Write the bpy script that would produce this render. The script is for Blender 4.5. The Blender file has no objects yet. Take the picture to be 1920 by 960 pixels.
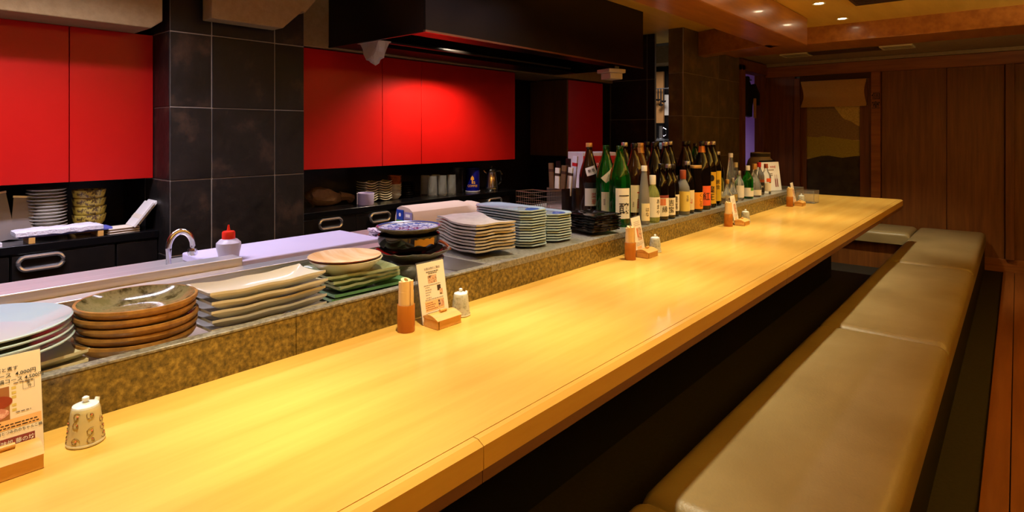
import bpy, bmesh, math, random
from mathutils import Vector, Matrix, noise as mnoise

random.seed(11)
sc = bpy.context.scene
col = sc.collection
R = math.radians

# ------------------------------------------------------------------ camera
cam = bpy.data.cameras.new('camera')
cam.sensor_width = 36.0
cam.lens = 36.0 * 1110.0 / 1920.0
cam.shift_y = -230.0 / 1920.0
cam.clip_start = 0.02
cam_o = bpy.data.objects.new('camera', cam)
cam_o.location = (0.0, 0.0, 1.27)
cam_o.rotation_euler = (R(90), 0, R(40.5))
col.objects.link(cam_o)
sc.camera = cam_o

# ------------------------------------------------------------------ world, exposure
w = bpy.data.worlds.new('world')
w.use_nodes = True
w.node_tree.nodes['Background'].inputs[0].default_value = (1.0, 0.72, 0.45, 1)
w.node_tree.nodes['Background'].inputs[1].default_value = 0.01
sc.world = w
sc.view_settings.view_transform = 'Standard'
sc.view_settings.look = 'None'
sc.view_settings.exposure = 0.0
sc.view_settings.gamma = 1.0
sc.view_settings.use_curve_mapping = False
sc.cycles.use_denoising = True

def lamp(name, kind, loc, power, color, aim=None, **kw):
    l = bpy.data.lights.new(name, kind)
    l.energy = power
    l.color = color
    for k, v in kw.items():
        setattr(l, k, v)
    o = bpy.data.objects.new(name, l)
    o.location = loc
    if aim is not None:
        d = Vector(aim) - Vector(loc)
        o.rotation_euler = d.to_track_quat('-Z', 'Y').to_euler()
    col.objects.link(o)
    return o

WARM = (1.0, 0.86, 0.55)
COOL = (0.84, 0.78, 1.0)
# the kitchen's fluorescent tube, above the frame
lamp('kitchen_cool_light', 'AREA', (-2.28, 0.35, 2.13), 21, COOL, (-2.40, 0.35, 0.0), shape='RECTANGLE', size=1.0, size_y=0.10, spread=R(115))
lamp('kitchen_cool_light', 'AREA', (-1.95, 1.95, 2.14), 8, COOL, (-1.95, 1.95, 0.0), shape='RECTANGLE', size=0.10, size_y=1.2, spread=R(110))  # added cool fill to brighten the things on the prep counter
# added unseen spot that brightens the left cabinets towards the bottom
lamp('cabinet_fill_light', 'SPOT', (-2.05, 0.30, 2.12), 12, (1.0, 0.86, 0.72), (-2.98, 0.42, 0.72), spot_size=R(66), spot_blend=1.0, shadow_soft_size=0.06)
# lamps inside the extractor hood
lamp('hood_light', 'SPOT', (-2.60, 2.62, 1.86), 62, (1.0, 0.82, 0.62), (-2.86, 2.62, 0.95), spot_size=R(120), spot_blend=0.8, shadow_soft_size=0.02)
# added fill strip by the right-hand wall, shining up to brighten the ceiling
lamp('ceiling_fill_light', 'AREA', (1.20, 2.2, 1.78), 150, (1.0, 0.85, 0.46), (0.2, 2.2, 2.6), shape='RECTANGLE', size=6.6, size_y=0.10)
# back kitchen and the room behind the doorway
lamp('back_kitchen_light', 'AREA', (-2.85, 5.70, 2.0), 8, (0.95, 0.92, 1.0), (-2.75, 5.75, 0.0), shape='RECTANGLE', size=0.5, size_y=0.2)
lamp('doorway_room_light', 'AREA', (-2.85, 6.9, 1.95), 5, (0.88, 0.68, 1.0), (-3.12, 7.0, 0.9), shape='RECTANGLE', size=0.4, size_y=0.2, spread=R(100))

# ------------------------------------------------------------------ helpers
def S(r, g, b):
    def f(c):
        c /= 255.0
        return c / 12.92 if c <= 0.04045 else ((c + 0.055) / 1.055) ** 2.4
    return (f(r), f(g), f(b), 1.0)

def mat(name, c, rough=0.5, metal=0.0, c2=None, scale=6.0, stretch=(1, 1, 1), detail=4.0, lo=0.35, hi=0.65,
        c3=None, bump=0.0, bscale=None, bstretch=None, trans=0.0, ior=1.45, coat=0.0, spec=0.5, emit=None, power=0.0, tex='noise', rough2=None):
    m = bpy.data.materials.new(name)
    m.use_nodes = True
    nt = m.node_tree
    b = nt.nodes['Principled BSDF']
    b.inputs['Base Color'].default_value = c
    b.inputs['Roughness'].default_value = rough
    b.inputs['Metallic'].default_value = metal
    b.inputs['Transmission Weight'].default_value = trans
    b.inputs['IOR'].default_value = ior
    b.inputs['Coat Weight'].default_value = coat
    b.inputs['Coat Roughness'].default_value = 0.08
    b.inputs['Specular IOR Level'].default_value = spec
    if emit:
        b.inputs['Emission Color'].default_value = emit
        b.inputs['Emission Strength'].default_value = power
    def coords(st):
        tc = nt.nodes.new('ShaderNodeTexCoord')
        mp = nt.nodes.new('ShaderNodeMapping')
        mp.inputs['Scale'].default_value = st
        nt.links.new(tc.outputs['Object'], mp.inputs['Vector'])
        return mp.outputs['Vector']
    if c2 is not None:
        if tex == 'voronoi':
            n = nt.nodes.new('ShaderNodeTexVoronoi')
            n.inputs['Scale'].default_value = scale
            n.feature = 'F1'
            n.inputs['Randomness'].default_value = 1.0
            out = n.outputs['Color']
        else:
            n = nt.nodes.new('ShaderNodeTexNoise')
            n.inputs['Scale'].default_value = scale
            n.inputs['Detail'].default_value = detail
            n.inputs['Roughness'].default_value = 0.62
            out = n.outputs['Fac']
        nt.links.new(coords(stretch), n.inputs['Vector'])
        cr = nt.nodes.new('ShaderNodeValToRGB')
        cr.color_ramp.elements[0].position = lo
        cr.color_ramp.elements[0].color = c
        cr.color_ramp.elements[1].position = hi
        cr.color_ramp.elements[1].color = c2
        if c3 is not None:
            e = cr.color_ramp.elements.new((lo + hi) / 2)
            e.color = c3
        nt.links.new(out, cr.inputs['Fac'])
        nt.links.new(cr.outputs['Color'], b.inputs['Base Color'])
        if rough2 is not None:
            mr = nt.nodes.new('ShaderNodeMapRange')
            mr.inputs['To Min'].default_value = rough
            mr.inputs['To Max'].default_value = rough2
            nt.links.new(out, mr.inputs['Value'])
            nt.links.new(mr.outputs['Result'], b.inputs['Roughness'])
    if bump:
        n2 = nt.nodes.new('ShaderNodeTexNoise')
        n2.inputs['Scale'].default_value = bscale or scale
        n2.inputs['Detail'].default_value = 5
        nt.links.new(coords(bstretch or stretch), n2.inputs['Vector'])
        bp = nt.nodes.new('ShaderNodeBump')
        bp.inputs['Strength'].default_value = bump
        bp.inputs['Distance'].default_value = 0.01
        nt.links.new(n2.outputs['Fac'], bp.inputs['Height'])
        nt.links.new(bp.outputs['Normal'], b.inputs['Normal'])
    return m

class MB:
    """collects shapes; build() links them as ONE mesh object"""
    def __init__(self):
        self.v = []; self.f = []; self.m = []
    def add(self, vs, fs, mi=0):
        o = len(self.v)
        self.v += [tuple(p) for p in vs]
        for i, q in enumerate(fs):
            self.f.append(tuple(o + k for k in q))
            self.m.append(mi[i] if isinstance(mi, (list, tuple)) else mi)
        return self
    def box(self, x0, x1, y0, y1, z0, z1, mi=0, M=None):
        vs = [(x, y, z) for z in (z0, z1) for y in (y0, y1) for x in (x0, x1)]
        if M: vs = [M @ Vector(p) for p in vs]
        return self.add(vs, [(0, 2, 3, 1), (4, 5, 7, 6), (0, 1, 5, 4), (2, 6, 7, 3), (0, 4, 6, 2), (1, 3, 7, 5)], mi)
    def prism(self, poly, a, b, axis='z', mi=0, M=None):
        n = len(poly)
        def P(p, t):
            return (p[0], p[1], t) if axis == 'z' else ((t, p[0], p[1]) if axis == 'x' else (p[0], t, p[1]))
        vs = [P(p, a) for p in poly] + [P(p, b) for p in poly]
        if M: vs = [M @ Vector(p) for p in vs]
        fs = [tuple(range(n))[::-1], tuple(range(n, 2 * n))] + [(i, (i + 1) % n, n + (i + 1) % n, n + i) for i in range(n)]
        return self.add(vs, fs, mi)
    def lathe(self, prof, n=28, c=(0, 0, 0), sx=1.0, sy=1.0, seg_m=None, wob=None):
        vs = []; rows = []; fs = []; ms = []
        for (r, z) in prof:
            if r < 1e-6:
                rows.append([len(vs)]); vs.append((c[0], c[1], c[2] + z))
            else:
                row = []
                for k in range(n):
                    t = 2 * math.pi * k / n
                    rr, dz = (r, 0.0) if wob is None else wob(r, t, z)
                    row.append(len(vs)); vs.append((c[0] + rr * sx * math.cos(t), c[1] + rr * sy * math.sin(t), c[2] + z + dz))
                rows.append(row)
        for i in range(len(rows) - 1):
            A, B = rows[i], rows[i + 1]
            mi = seg_m[i] if seg_m else 0
            for k in range(n):
                k2 = (k + 1) % n
                if len(A) == 1 and len(B) == 1: continue
                if len(A) == 1: fs.append((A[0], B[k2], B[k]))
                elif len(B) == 1: fs.append((A[k], A[k2], B[0]))
                else: fs.append((A[k], A[k2], B[k2], B[k]))
                ms.append(mi)
        return self.add(vs, fs, ms)
    def tube(self, pts, r, n=8, closed=False, mi=0):
        pts = [Vector(p) for p in pts]; m = len(pts); vs = []; fs = []
        up = Vector((0, 0, 1))
        for i, p in enumerate(pts):
            a = pts[(i - 1) % m] if (closed or i) else p
            b = pts[(i + 1) % m] if (closed or i < m - 1) else p
            d = (b - a).normalized()
            u = d.cross(up)
            if u.length < 1e-3: u = d.cross(Vector((1, 0, 0)))
            u.normalize(); q = u.cross(d).normalized()
            rr = r[i] if isinstance(r, (list, tuple)) else r
            for k in range(n):
                t = 2 * math.pi * k / n
                vs.append(p + u * rr * math.cos(t) + q * rr * math.sin(t))
        for i in range(m if closed else m - 1):
            j = (i + 1) % m
            for k in range(n):
                k2 = (k + 1) % n
                fs.append((i * n + k, i * n + k2, j * n + k2, j * n + k))
        if not closed:
            fs.append(tuple(range(n))[::-1]); fs.append(tuple((m - 1) * n + k for k in range(n)))
        return self.add(vs, fs, mi)
    def sheet(self, fn, nu, nv, th, mi=0):
        """solid of thickness th (downwards) below the surface fn(u,v), u,v in 0..1"""
        top = []; bot = []
        for j in range(nv + 1):
            for i in range(nu + 1):
                p = fn(i / nu, j / nv)
                top.append(p)
                t = th(i / nu, j / nv) if callable(th) else th
                bot.append((p[0], p[1], p[2] - t))
        W = nu + 1; N = W * (nv + 1); fs = []
        for j in range(nv):
            for i in range(nu):
                a = j * W + i
                fs.append((a, a + 1, a + 1 + W, a + W)); fs.append((N + a, N + a + W, N + a + 1 + W, N + a + 1))
        rim = [i for i in range(nu)] + [j * W + nu for j in range(nv)] + [nv * W + i for i in range(nu, 0, -1)] + [j * W for j in range(nv, 0, -1)]
        for q in range(len(rim)):
            a, b = rim[q], rim[(q + 1) % len(rim)]
            fs.append((a, N + a, N + b, b))
        return self.add(top + bot, fs, mi)
    def patch(self, r, a0, a1, z0, z1, n=10, mi=0):
        """paper label wrapped round a bottle of radius r"""
        vs = []; fs = []
        for k in range(n + 1):
            t = a0 + (a1 - a0) * k / n
            for (q, z) in ((r, z0), (r, z1), (r + 0.0007, z0), (r + 0.0007, z1)):
                vs.append((q * math.cos(t), q * math.sin(t), z))
        for k in range(n):
            a = 4 * k; b = a + 4
            fs += [(a + 2, b + 2, b + 3, a + 3), (a, a + 1, b + 1, b), (a + 1, a + 3, b + 3, b + 1), (a, b, b + 2, a + 2)]
        fs += [(0, 2, 3, 1), (4 * n, 4 * n + 1, 4 * n + 3, 4 * n + 2)]
        return self.add(vs, fs, mi)
    def mesh(self, name, mats, smooth=35):
        me = bpy.data.meshes.new(name)
        me.from_pydata([tuple(p) for p in self.v], [], self.f)
        for mm in (mats if isinstance(mats, (list, tuple)) else [mats]):
            me.materials.append(mm)
        for p, mi in zip(me.polygons, self.m):
            p.material_index = mi
        bm = bmesh.new(); bm.from_mesh(me)
        bmesh.ops.recalc_face_normals(bm, faces=bm.faces)
        bm.to_mesh(me); bm.free()
        if smooth:
            me.polygons.foreach_set('use_smooth', [True] * len(me.polygons))
            me.set_sharp_from_angle(angle=R(smooth))
        me.update()
        return me
    def build(self, name, mats, parent=None, smooth=35, bevel=0.0, seg=2, loc=None, rz=0.0):
        o = bpy.data.objects.new(name, self.mesh(name, mats, smooth))
        col.objects.link(o)
        if parent is not None: o.parent = parent
        if loc is not None: o.location = loc
        if rz: o.rotation_euler = (0, 0, rz)
        if bevel:
            bv = o.modifiers.new('edge', 'BEVEL'); bv.width = bevel; bv.segments = seg; bv.limit_method = 'ANGLE'; bv.angle_limit = R(40)
        return o

def tag(o, label=None, cat=None, group=None, kind=None):
    if label: o['label'] = label
    if cat: o['category'] = cat
    if group: o['group'] = group
    if kind: o['kind'] = kind
    return o
def thing(name, label, cat, loc=(0, 0, 0), rz=0.0, group=None):
    o = bpy.data.objects.new(name, None)
    o.empty_display_size = 0.05
    o.location = loc; o.rotation_euler = (0, 0, rz)
    col.objects.link(o)
    return tag(o, label, cat, group)
def struct(name, mb, m, **kw):
    return tag(mb.build(name, m, **kw), kind='structure')
def inst(name, me, loc, rz=0.0, parent=None):
    o = bpy.data.objects.new(name, me); col.objects.link(o)
    o.location = loc; o.rotation_euler = (0, 0, rz)
    if parent is not None: o.parent = parent
    return o

_tc = {}
def text_geo(s, size=1.0, spacing=1.0):
    """flat lettering: (verts in the xy plane centred on 0, faces)"""
    key = (s, spacing)
    if key not in _tc:
        cu = bpy.data.curves.new('lettering', 'FONT')
        cu.body = s; cu.size = 1.0; cu.align_x = 'CENTER'; cu.align_y = 'CENTER'; cu.resolution_u = 2
        cu.space_line = spacing; cu.offset = 0.007
        o = bpy.data.objects.new('lettering', cu); col.objects.link(o)
        dg = bpy.context.evaluated_depsgraph_get(); dg.update()
        me = bpy.data.meshes.new_from_object(o.evaluated_get(dg))
        bm = bmesh.new(); bm.from_mesh(me)
        for _ in range(4):
            le = [e for e in bm.edges if e.calc_length() > 0.17]
            if not le: break
            bmesh.ops.subdivide_edges(bm, edges=le, cuts=1)
            bmesh.ops.triangulate(bm, faces=[q for q in bm.faces if len(q.verts) > 3])
        bm.to_mesh(me); bm.free()
        _tc[key] = ([tuple(v.co) for v in me.vertices], [tuple(p.vertices) for p in me.polygons])
        bpy.data.objects.remove(o); bpy.data.curves.remove(cu); bpy.data.meshes.remove(me)
    vs, fs = _tc[key]
    return [(x * size, y * size) for x, y, z in vs], fs
def put_text(mb, s, size, fn, spacing=1.0, mi=0):
    vs, fs = text_geo(s, size, spacing)
    return mb.add([fn(x, y) for x, y in vs], fs, mi)

ORD = ['topmost', 'second from the top', 'third from the top', 'fourth from the top', 'fifth from the top', 'sixth from the top', 'seventh from the top',
       'eighth from the top', 'ninth from the top', 'tenth from the top', 'eleventh from the top', 'twelfth from the top', 'thirteenth from the top',
       'fourteenth from the top', 'fifteenth from the top', 'sixteenth from the top']
def order(i, n):
    return 'lowest' if i == n - 1 else ORD[i]
def pile(name, me, x, y, z0, n, dz, label, cat, group, rz=0.0, jit=0.004, jr=0.03):
    """a stack of n alike dishes, each a thing of its own; label holds %s for its place in the stack"""
    out = []
    for k in range(n):
        o = inst(name, me, (x + random.uniform(-jit, jit), y + random.uniform(-jit, jit), z0 + k * dz), rz + random.uniform(-jr, jr))
        tag(o, label % order(n - 1 - k, n), cat, group)
        out.append(o)
    return out

# ------------------------------------------------------------------ materials
m_counter = mat('hinoki_counter', S(226, 182, 92), 0.26, c2=S(208, 158, 70), scale=1.6, stretch=(7, 0.55, 7), detail=6, lo=0.3, hi=0.75, bump=0.02, bscale=30, bstretch=(6, 0.4, 6), coat=0.15)
m_apron = mat('counter_apron_wood', S(126, 80, 38), 0.42, c2=S(108, 66, 30), scale=2.2, stretch=(6, 0.6, 9), detail=6, coat=0.1)
m_groove = mat('dark_groove', S(70, 40, 16), 0.7)
m_granite = mat('polished_brown_granite', S(58, 48, 24), 0.16, c2=S(160, 136, 66), c3=S(114, 94, 42), scale=85, detail=8, lo=0.30, hi=0.72, spec=0.6, rough2=0.3)
m_gtop = mat('granite_top_honed', S(150, 146, 134), 0.28, c2=S(92, 88, 80), scale=120, detail=4)
m_steel = mat('brushed_steel', S(226, 224, 220), 0.38, 0.85, c2=S(206, 204, 200), scale=3, stretch=(60, 1, 60), detail=3)
m_tray = mat('tray_steel', S(214, 210, 204), 0.34, 0.8)
m_chrome = mat('chrome', S(228, 228, 232), 0.16, 1.0)
m_handle = mat('satin_nickel', S(220, 218, 216), 0.22, 0.85)
m_void = mat('painted_shade_black', S(9, 8, 7), 0.7)  # near-black that puts the shade under counter and bench into the colour
m_red = mat('red_lacquer_panel', S(200, 22, 18), 0.32, c2=S(190, 17, 14), scale=2.0, spec=0.45)
m_black = mat('black_laminate', S(16, 14, 14), 0.35, c2=S(24, 20, 18), scale=20)
m_blackgloss = mat('black_worktop', S(14, 13, 14), 0.22)
m_hood = mat('black_hood_metal', S(24, 18, 14), 0.34, 0.3, c2=S(18, 14, 12), scale=4)
m_slate = mat('slate_tile', S(16, 13, 11), 0.38, c2=S(74, 54, 38), c3=S(26, 21, 18), scale=5.5, detail=9, lo=0.36, hi=0.74, bump=0.5, bscale=14, rough2=0.62)
m_slate2 = mat('slate_tile_warm', S(84, 70, 48), 0.42, c2=S(136, 114, 76), c3=S(100, 86, 62), scale=6, detail=9, lo=0.32, hi=0.72, bump=0.4, bscale=16)
m_grout = mat('grout', S(148, 138, 122), 0.9)
m_plaster = mat('tan_plaster', S(158, 132, 88), 0.85, c2=S(146, 120, 78), scale=30, bump=0.15, bscale=90)
m_ceil = mat('ceiling_wood', S(228, 186, 80), 0.55, c2=S(216, 170, 66), scale=2.0, stretch=(6, 0.6, 6), detail=5)
m_beam = mat('beam_wood', S(184, 116, 46), 0.30, c2=S(154, 90, 32), scale=2.4, stretch=(7, 0.7, 7), detail=6, coat=0.25)
m_wallwood = mat('dark_wood_panel', S(136, 84, 38), 0.45, c2=S(110, 64, 28), scale=2.4, stretch=(12, 12, 0.7), detail=6)
m_header = mat('wood_header', S(160, 96, 44), 0.45, c2=S(132, 74, 32), scale=2.4, stretch=(0.8, 8, 12), detail=6)
m_frame = mat('dark_frame_wood', S(128, 74, 32), 0.45, c2=S(104, 58, 24), scale=2.6, stretch=(14, 14, 0.8), detail=6)
m_floor = mat('dark_floor', S(44, 36, 26), 0.8, c2=S(34, 28, 20), scale=60)
m_floorwood = mat('floor_boards', S(142, 84, 38), 0.4, c2=S(118, 66, 28), scale=2.2, stretch=(9, 0.6, 9), detail=6)
m_leather = mat('taupe_leather', S(152, 134, 98), 0.36, c2=S(140, 122, 86), scale=3.0, detail=3, bump=0.12, bscale=140, spec=0.45)
m_white = mat('white_porcelain', S(206, 202, 188), 0.16, coat=0.3)
m_wavy = mat('grey_white_stoneware', S(196, 188, 174), 0.4, c2=S(180, 172, 158), scale=30, bump=0.08, bscale=40)
m_celadon = mat('pale_blue_porcelain', S(178, 200, 208), 0.14, coat=0.3)
m_cobalt = mat('cobalt_glaze', S(46, 74, 150), 0.18, c2=S(80, 110, 180), scale=90, lo=0.4, hi=0.6)
m_bluewhite = mat('blue_and_white_pattern', S(54, 80, 158), 0.45, c2=S(206, 214, 226), c3=S(182, 194, 214), scale=72, detail=2, lo=0.47, hi=0.53)
m_brownglaze = mat('brown_stoneware', S(178, 130, 64), 0.34, c2=S(132, 92, 46), scale=26, detail=6, bump=0.06, bscale=60)
m_mossglaze = mat('mottled_moss_glaze', S(118, 112, 66), 0.1, c2=S(74, 66, 34), c3=S(138, 128, 84), scale=34, stretch=(1, 1, 0.4), detail=4, coat=0.1)
m_cream = mat('cream_glaze', S(222, 214, 180), 0.22, coat=0.2)
m_creamwood = mat('brushed_ochre_glaze', S(214, 170, 112), 0.3, c2=S(232, 214, 176), scale=4, stretch=(1, 7, 1), detail=4)
m_celgreen = mat('celadon_green_glaze', S(176, 184, 140), 0.2, c2=S(146, 158, 116), scale=18, coat=0.2)
m_oribe = mat('oribe_green_glaze', S(60, 112, 72), 0.15, c2=S(104, 150, 104), scale=10, coat=0.3)
m_blackglaze = mat('black_glaze', S(20, 17, 15), 0.14, c2=S(44, 34, 24), scale=22, lo=0.5, hi=0.8, coat=0.3)
m_gold = mat('gold_brushwork', S(176, 128, 44), 0.35, 0.4)
m_ashglaze = mat('ash_grey_glaze', S(120, 116, 100), 0.28, c2=S(60, 56, 46), scale=24, detail=6)
m_rust = mat('rust_glaze', S(160, 82, 36), 0.3)
m_blackplate = mat('black_lacquer_plate', S(16, 12, 10), 0.12, bump=0.10, bscale=24, coat=0.4)
m_yellow = mat('yellow_patterned_glaze', S(190, 166, 66), 0.3, c2=S(92, 70, 34), scale=60, lo=0.52, hi=0.58)
m_saucer = mat('grey_saucer', S(196, 190, 178), 0.3)
m_towel = mat('white_towel', S(226, 222, 230), 0.95, bump=0.5, bscale=160)
m_towelblue = mat('blue_plastic_tray', S(96, 104, 190), 0.4)
m_stripe = mat('striped_towel', S(220, 206, 214), 0.95, c2=S(120, 96, 116), scale=8, stretch=(1, 14, 22), lo=0.48, hi=0.54, bump=0.4, bscale=120)
m_paper = mat('cream_paper', S(238, 226, 204), 0.7)
m_paperwhite = mat('white_paper', S(240, 236, 228), 0.65)
m_kraft = mat('kraft_paper', S(122, 88, 52), 0.8, c2=S(104, 74, 42), scale=20)
m_ink = mat('black_ink', S(26, 22, 20), 0.7)
m_greyink = mat('grey_ink', S(120, 104, 92), 0.7)
m_redink = mat('red_ink', S(196, 66, 40), 0.7)
m_goldink = mat('yellow_ink', S(214, 196, 110), 0.7)
m_peach = mat('peach_print', S(238, 190, 128), 0.7)
m_maroon = mat('maroon_print', S(138, 62, 56), 0.7)
m_photo = mat('food_photo_print', S(196, 140, 104), 0.5, c2=S(84, 46, 30), c3=S(222, 186, 150), scale=90, detail=3, lo=0.35, hi=0.65)
m_soup = mat('soup_photo_print', S(150, 62, 36), 0.5)
m_meat = mat('meat_photo_print', S(206, 138, 122), 0.5, c2=S(232, 190, 178), scale=120, lo=0.45, hi=0.55)
m_tan = mat('photo_backdrop_print', S(160, 108, 66), 0.5)
m_bamboo = mat('orange_bamboo_cup', S(190, 116, 32), 0.4, c2=S(174, 102, 26), scale=3, stretch=(10, 10, 0.8))
m_lightwood = mat('light_wood_box', S(220, 170, 92), 0.45, c2=S(202, 150, 74), scale=4, stretch=(12, 1, 12), detail=5)
m_pot = mat('floral_porcelain', S(206, 194, 146), 0.16, c2=S(192, 182, 138), scale=20, coat=0.3)
m_potlid = mat('white_blue_porcelain', S(222, 230, 228), 0.16, coat=0.3)
m_potgrey = mat('grey_speckled_porcelain', S(190, 190, 170), 0.2, c2=S(132, 132, 106), scale=90, lo=0.45, hi=0.7, coat=0.3)
m_vine = mat('vine_paint', S(120, 92, 44), 0.5)
m_flower = mat('coral_paint', S(212, 120, 74), 0.5)
m_acrylic = mat('clear_acrylic', (0.95, 0.95, 0.95, 1), 0.04, trans=0.92, ior=1.3)
m_brownglass = mat('brown_glass', S(38, 18, 8), 0.06, c2=S(52, 24, 8), scale=3, spec=0.55, trans=0.25)
m_darkglass = mat('near_black_glass', S(12, 9, 7), 0.06, spec=0.55)
m_green = mat('green_glass', S(20, 140, 34), 0.04, trans=0.92, ior=1.42)
m_palegreen = mat('pale_yellow_green_glass', S(206, 214, 120), 0.05, trans=0.7, ior=1.3)
m_clear = mat('clear_glass', (0.93, 0.95, 0.94, 1), 0.04, trans=0.9, ior=1.3)
m_frost = mat('frosted_grey_glass', S(160, 158, 152), 0.35, trans=0.5, ior=1.3)
m_olive = mat('olive_glass', S(120, 110, 40), 0.08, trans=0.5, ior=1.3)
m_capgold = mat('gold_cap', S(206, 160, 92), 0.35, 0.5)
m_capsilver = mat('silver_cap', S(190, 188, 182), 0.3, 0.8)
m_capblack = mat('black_cap', S(20, 18, 18), 0.3)
m_capred = mat('red_cap', S(190, 30, 30), 0.35)
m_capbrown = mat('brown_cap', S(150, 70, 40), 0.4)
m_copper = mat('copper_foil', S(190, 118, 56), 0.3, 0.7)
m_labelcream = mat('cream_label', S(226, 210, 164), 0.65)
m_labelwhite = mat('white_label', S(230, 224, 206), 0.65)
m_labelorange = mat('orange_label', S(236, 148, 30), 0.6)
m_labelred = mat('vermilion_label', S(232, 96, 44), 0.6)
m_labelyellow = mat('yellow_label', S(232, 190, 40), 0.6)
m_labelpale = mat('pale_yellow_label', S(226, 206, 110), 0.65)
m_labelgreen = mat('green_label', S(70, 140, 40), 0.6)
m_jar = mat('dark_ribbed_stoneware', S(158, 144, 118), 0.4, c2=S(128, 116, 94), scale=3, stretch=(1, 1, 14))
m_squeeze = mat('translucent_plastic', S(214, 210, 220), 0.35, trans=0.35, ior=1.3)
m_redplastic = mat('red_plastic', S(226, 44, 24), 0.35)
m_board = mat('white_cutting_board', S(192, 184, 208), 0.55, c2=S(184, 176, 202), scale=3)
m_foil = mat('crumpled_foil', S(200, 180, 150), 0.22, 0.9, bump=0.8, bscale=60)
m_bluecan = mat('blue_can', S(16, 18, 120), 0.22, 0.2)
m_orangeink = mat('orange_ink', S(226, 160, 50), 0.5)
m_lav = mat('lavender_canister', S(196, 184, 220), 0.5)
m_linen = mat('linen_blind', S(204, 160, 90), 0.9, c2=S(186, 140, 74), scale=60, stretch=(1, 1, 8), bump=0.2, bscale=150)
m_p_sky = mat('painted_pale_gold', S(224, 196, 104), 0.8, c2=S(196, 166, 84), scale=60)
m_p_hill = mat('painted_grey_brown', S(160, 130, 80), 0.8, c2=S(144, 112, 66), scale=60)
m_p_field = mat('painted_olive', S(184, 166, 64), 0.8, c2=S(168, 148, 52), scale=60)
m_p_dark = mat('painted_dark_earth', S(52, 42, 26), 0.8, c2=S(72, 60, 36), scale=12)
m_purple = mat('lavender_wall', S(196, 170, 214), 0.8)
m_salmon = mat('salmon_panel', S(206, 140, 110), 0.7)
m_cloth = mat('black_cloth', S(12, 11, 13), 0.9)
m_bone = mat('bone_white_plastic', S(220, 210, 190), 0.4)
m_lampglow = mat('lamp_glow', (1, 0.9, 0.7, 1), 0.5, emit=(1.0, 0.84, 0.55, 1), power=26)
m_vent = mat('vent_white', S(206, 190, 140), 0.5)
m_wire = mat('steel_wire', S(150, 130, 110), 0.3, 0.9)
m_bambrown = mat('brown_reed_mat', S(124, 92, 62), 0.6, c2=S(96, 66, 42), scale=40, stretch=(1, 12, 1))
m_redcard = mat('red_card', S(196, 30, 36), 0.5)
m_whitecard = mat('white_card', S(214, 210, 220), 0.5)
# ------------------------------------------------------------------ the room
CZ = 2.19            # ceiling over the counter and kitchen
LZ = 2.045           # lower ceiling at the far end
CT = 0.72            # counter top
struct('floor', MB().box(-4.3, 1.5, -1.7, 8.6, -0.06, 0.0), m_floor)
struct('ceiling', MB().box(-4.3, 1.5, -1.7, 5.59, CZ, CZ + 0.08), m_ceil)
struct('ceiling', MB().box(-4.3, 1.5, 6.11, 8.6, LZ + 0.012, LZ + 0.2), m_plaster)
struct('wall_left', MB().box(-3.55, -3.42, -1.7, 8.6, 0, CZ), m_black)
struct('wall_right', MB().box(1.3, 1.42, -1.7, 8.6, 0, CZ), m_wallwood)
struct('wall_near', MB().box(-3.42, 1.3, -1.62, -1.5, 0, CZ), m_wallwood)
struct('wall_kitchen', MB().box(-3.42, -2.2, 7.6, 7.7, 0, CZ), m_purple)

# cross beam and long beam under the ceiling
tag(MB().box(-2.2, 1.3, 5.59, 6.11, LZ, CZ + 0.05).build('trim_1', m_beam, bevel=0.006), kind='structure')
tag(MB().box(-1.548, -1.278, -1.5, 5.136, 1.97, CZ).build('trim_2', m_beam, bevel=0.006), kind='structure')
# short slanted beam between the slate partition and the long beam
bx0 = Vector((-1.50, 4.88, 0)); bx1 = Vector((-2.26, 5.20, 0)); dd = bx1 - bx0
Mx = Matrix.Translation(bx0) @ Matrix.Rotation(math.atan2(dd.y, dd.x), 4, 'Z')
tag(MB().box(0, dd.length, -0.14, 0, 1.97, CZ, M=Mx).build('trim_3', m_beam, bevel=0.005), kind='structure')

# soffit over the wall cabinets: two plastered boxes either side of the slate pillar
tag(MB().prism([(-1.5, CZ), (-1.5, 1.717), (0.917, 1.717), (0.962, 1.753), (0.962, CZ)], -3.42, -2.80, 'x').build('trim_4', m_plaster, smooth=0, bevel=0.004), kind='structure')
tag(MB().prism([(1.125, CZ), (1.125, 1.778), (1.457, 1.778), (1.560, 1.876), (1.575, 1.870), (1.64, 1.95), (1.88, CZ)], -2.80, -2.70, 'x').build('trim_5', m_plaster, smooth=0, bevel=0.004), kind='structure')
tag(MB().box(-3.42, -2.985, 1.64, 5.0, 1.752, CZ).build('trim_6', m_plaster, bevel=0.004), kind='structure')

# ---- slate: each tile is a part
def tile(parent, x0, x1, y0, y1, z0, z1, m):
    L = Vector((random.uniform(-3, 3), random.uniform(-3, 3), random.uniform(-3, 3)))
    o = MB().box(x0 - L.x, x1 - L.x, y0 - L.y, y1 - L.y, z0 - L.z, z1 - L.z).build('tile', m, parent, smooth=0, loc=L, bevel=0.0025, seg=1)
    return o
G = 0.0018
def slate_x(parent, X, ys, zs, m):
    for a, b in zip(ys, ys[1:]):
        for c, d in zip(zs, zs[1:]):
            t = random.uniform(0.0, 0.0025)
            tile(parent, X - 0.008, X + t, a + G, b - G, c + G, d - G, m)
def slate_y(parent, Y, xs, zs, m):
    for a, b in zip(xs, xs[1:]):
        for c, d in zip(zs, zs[1:]):
            t = random.uniform(0.0, 0.0025)
            tile(parent, a + G, b - G, Y - t, Y + 0.008, c + G, d - G, m)
zs1 = [0.0, 0.07, 0.40, 0.731, 1.062, 1.386, 1.718, 2.05, CZ]
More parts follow.
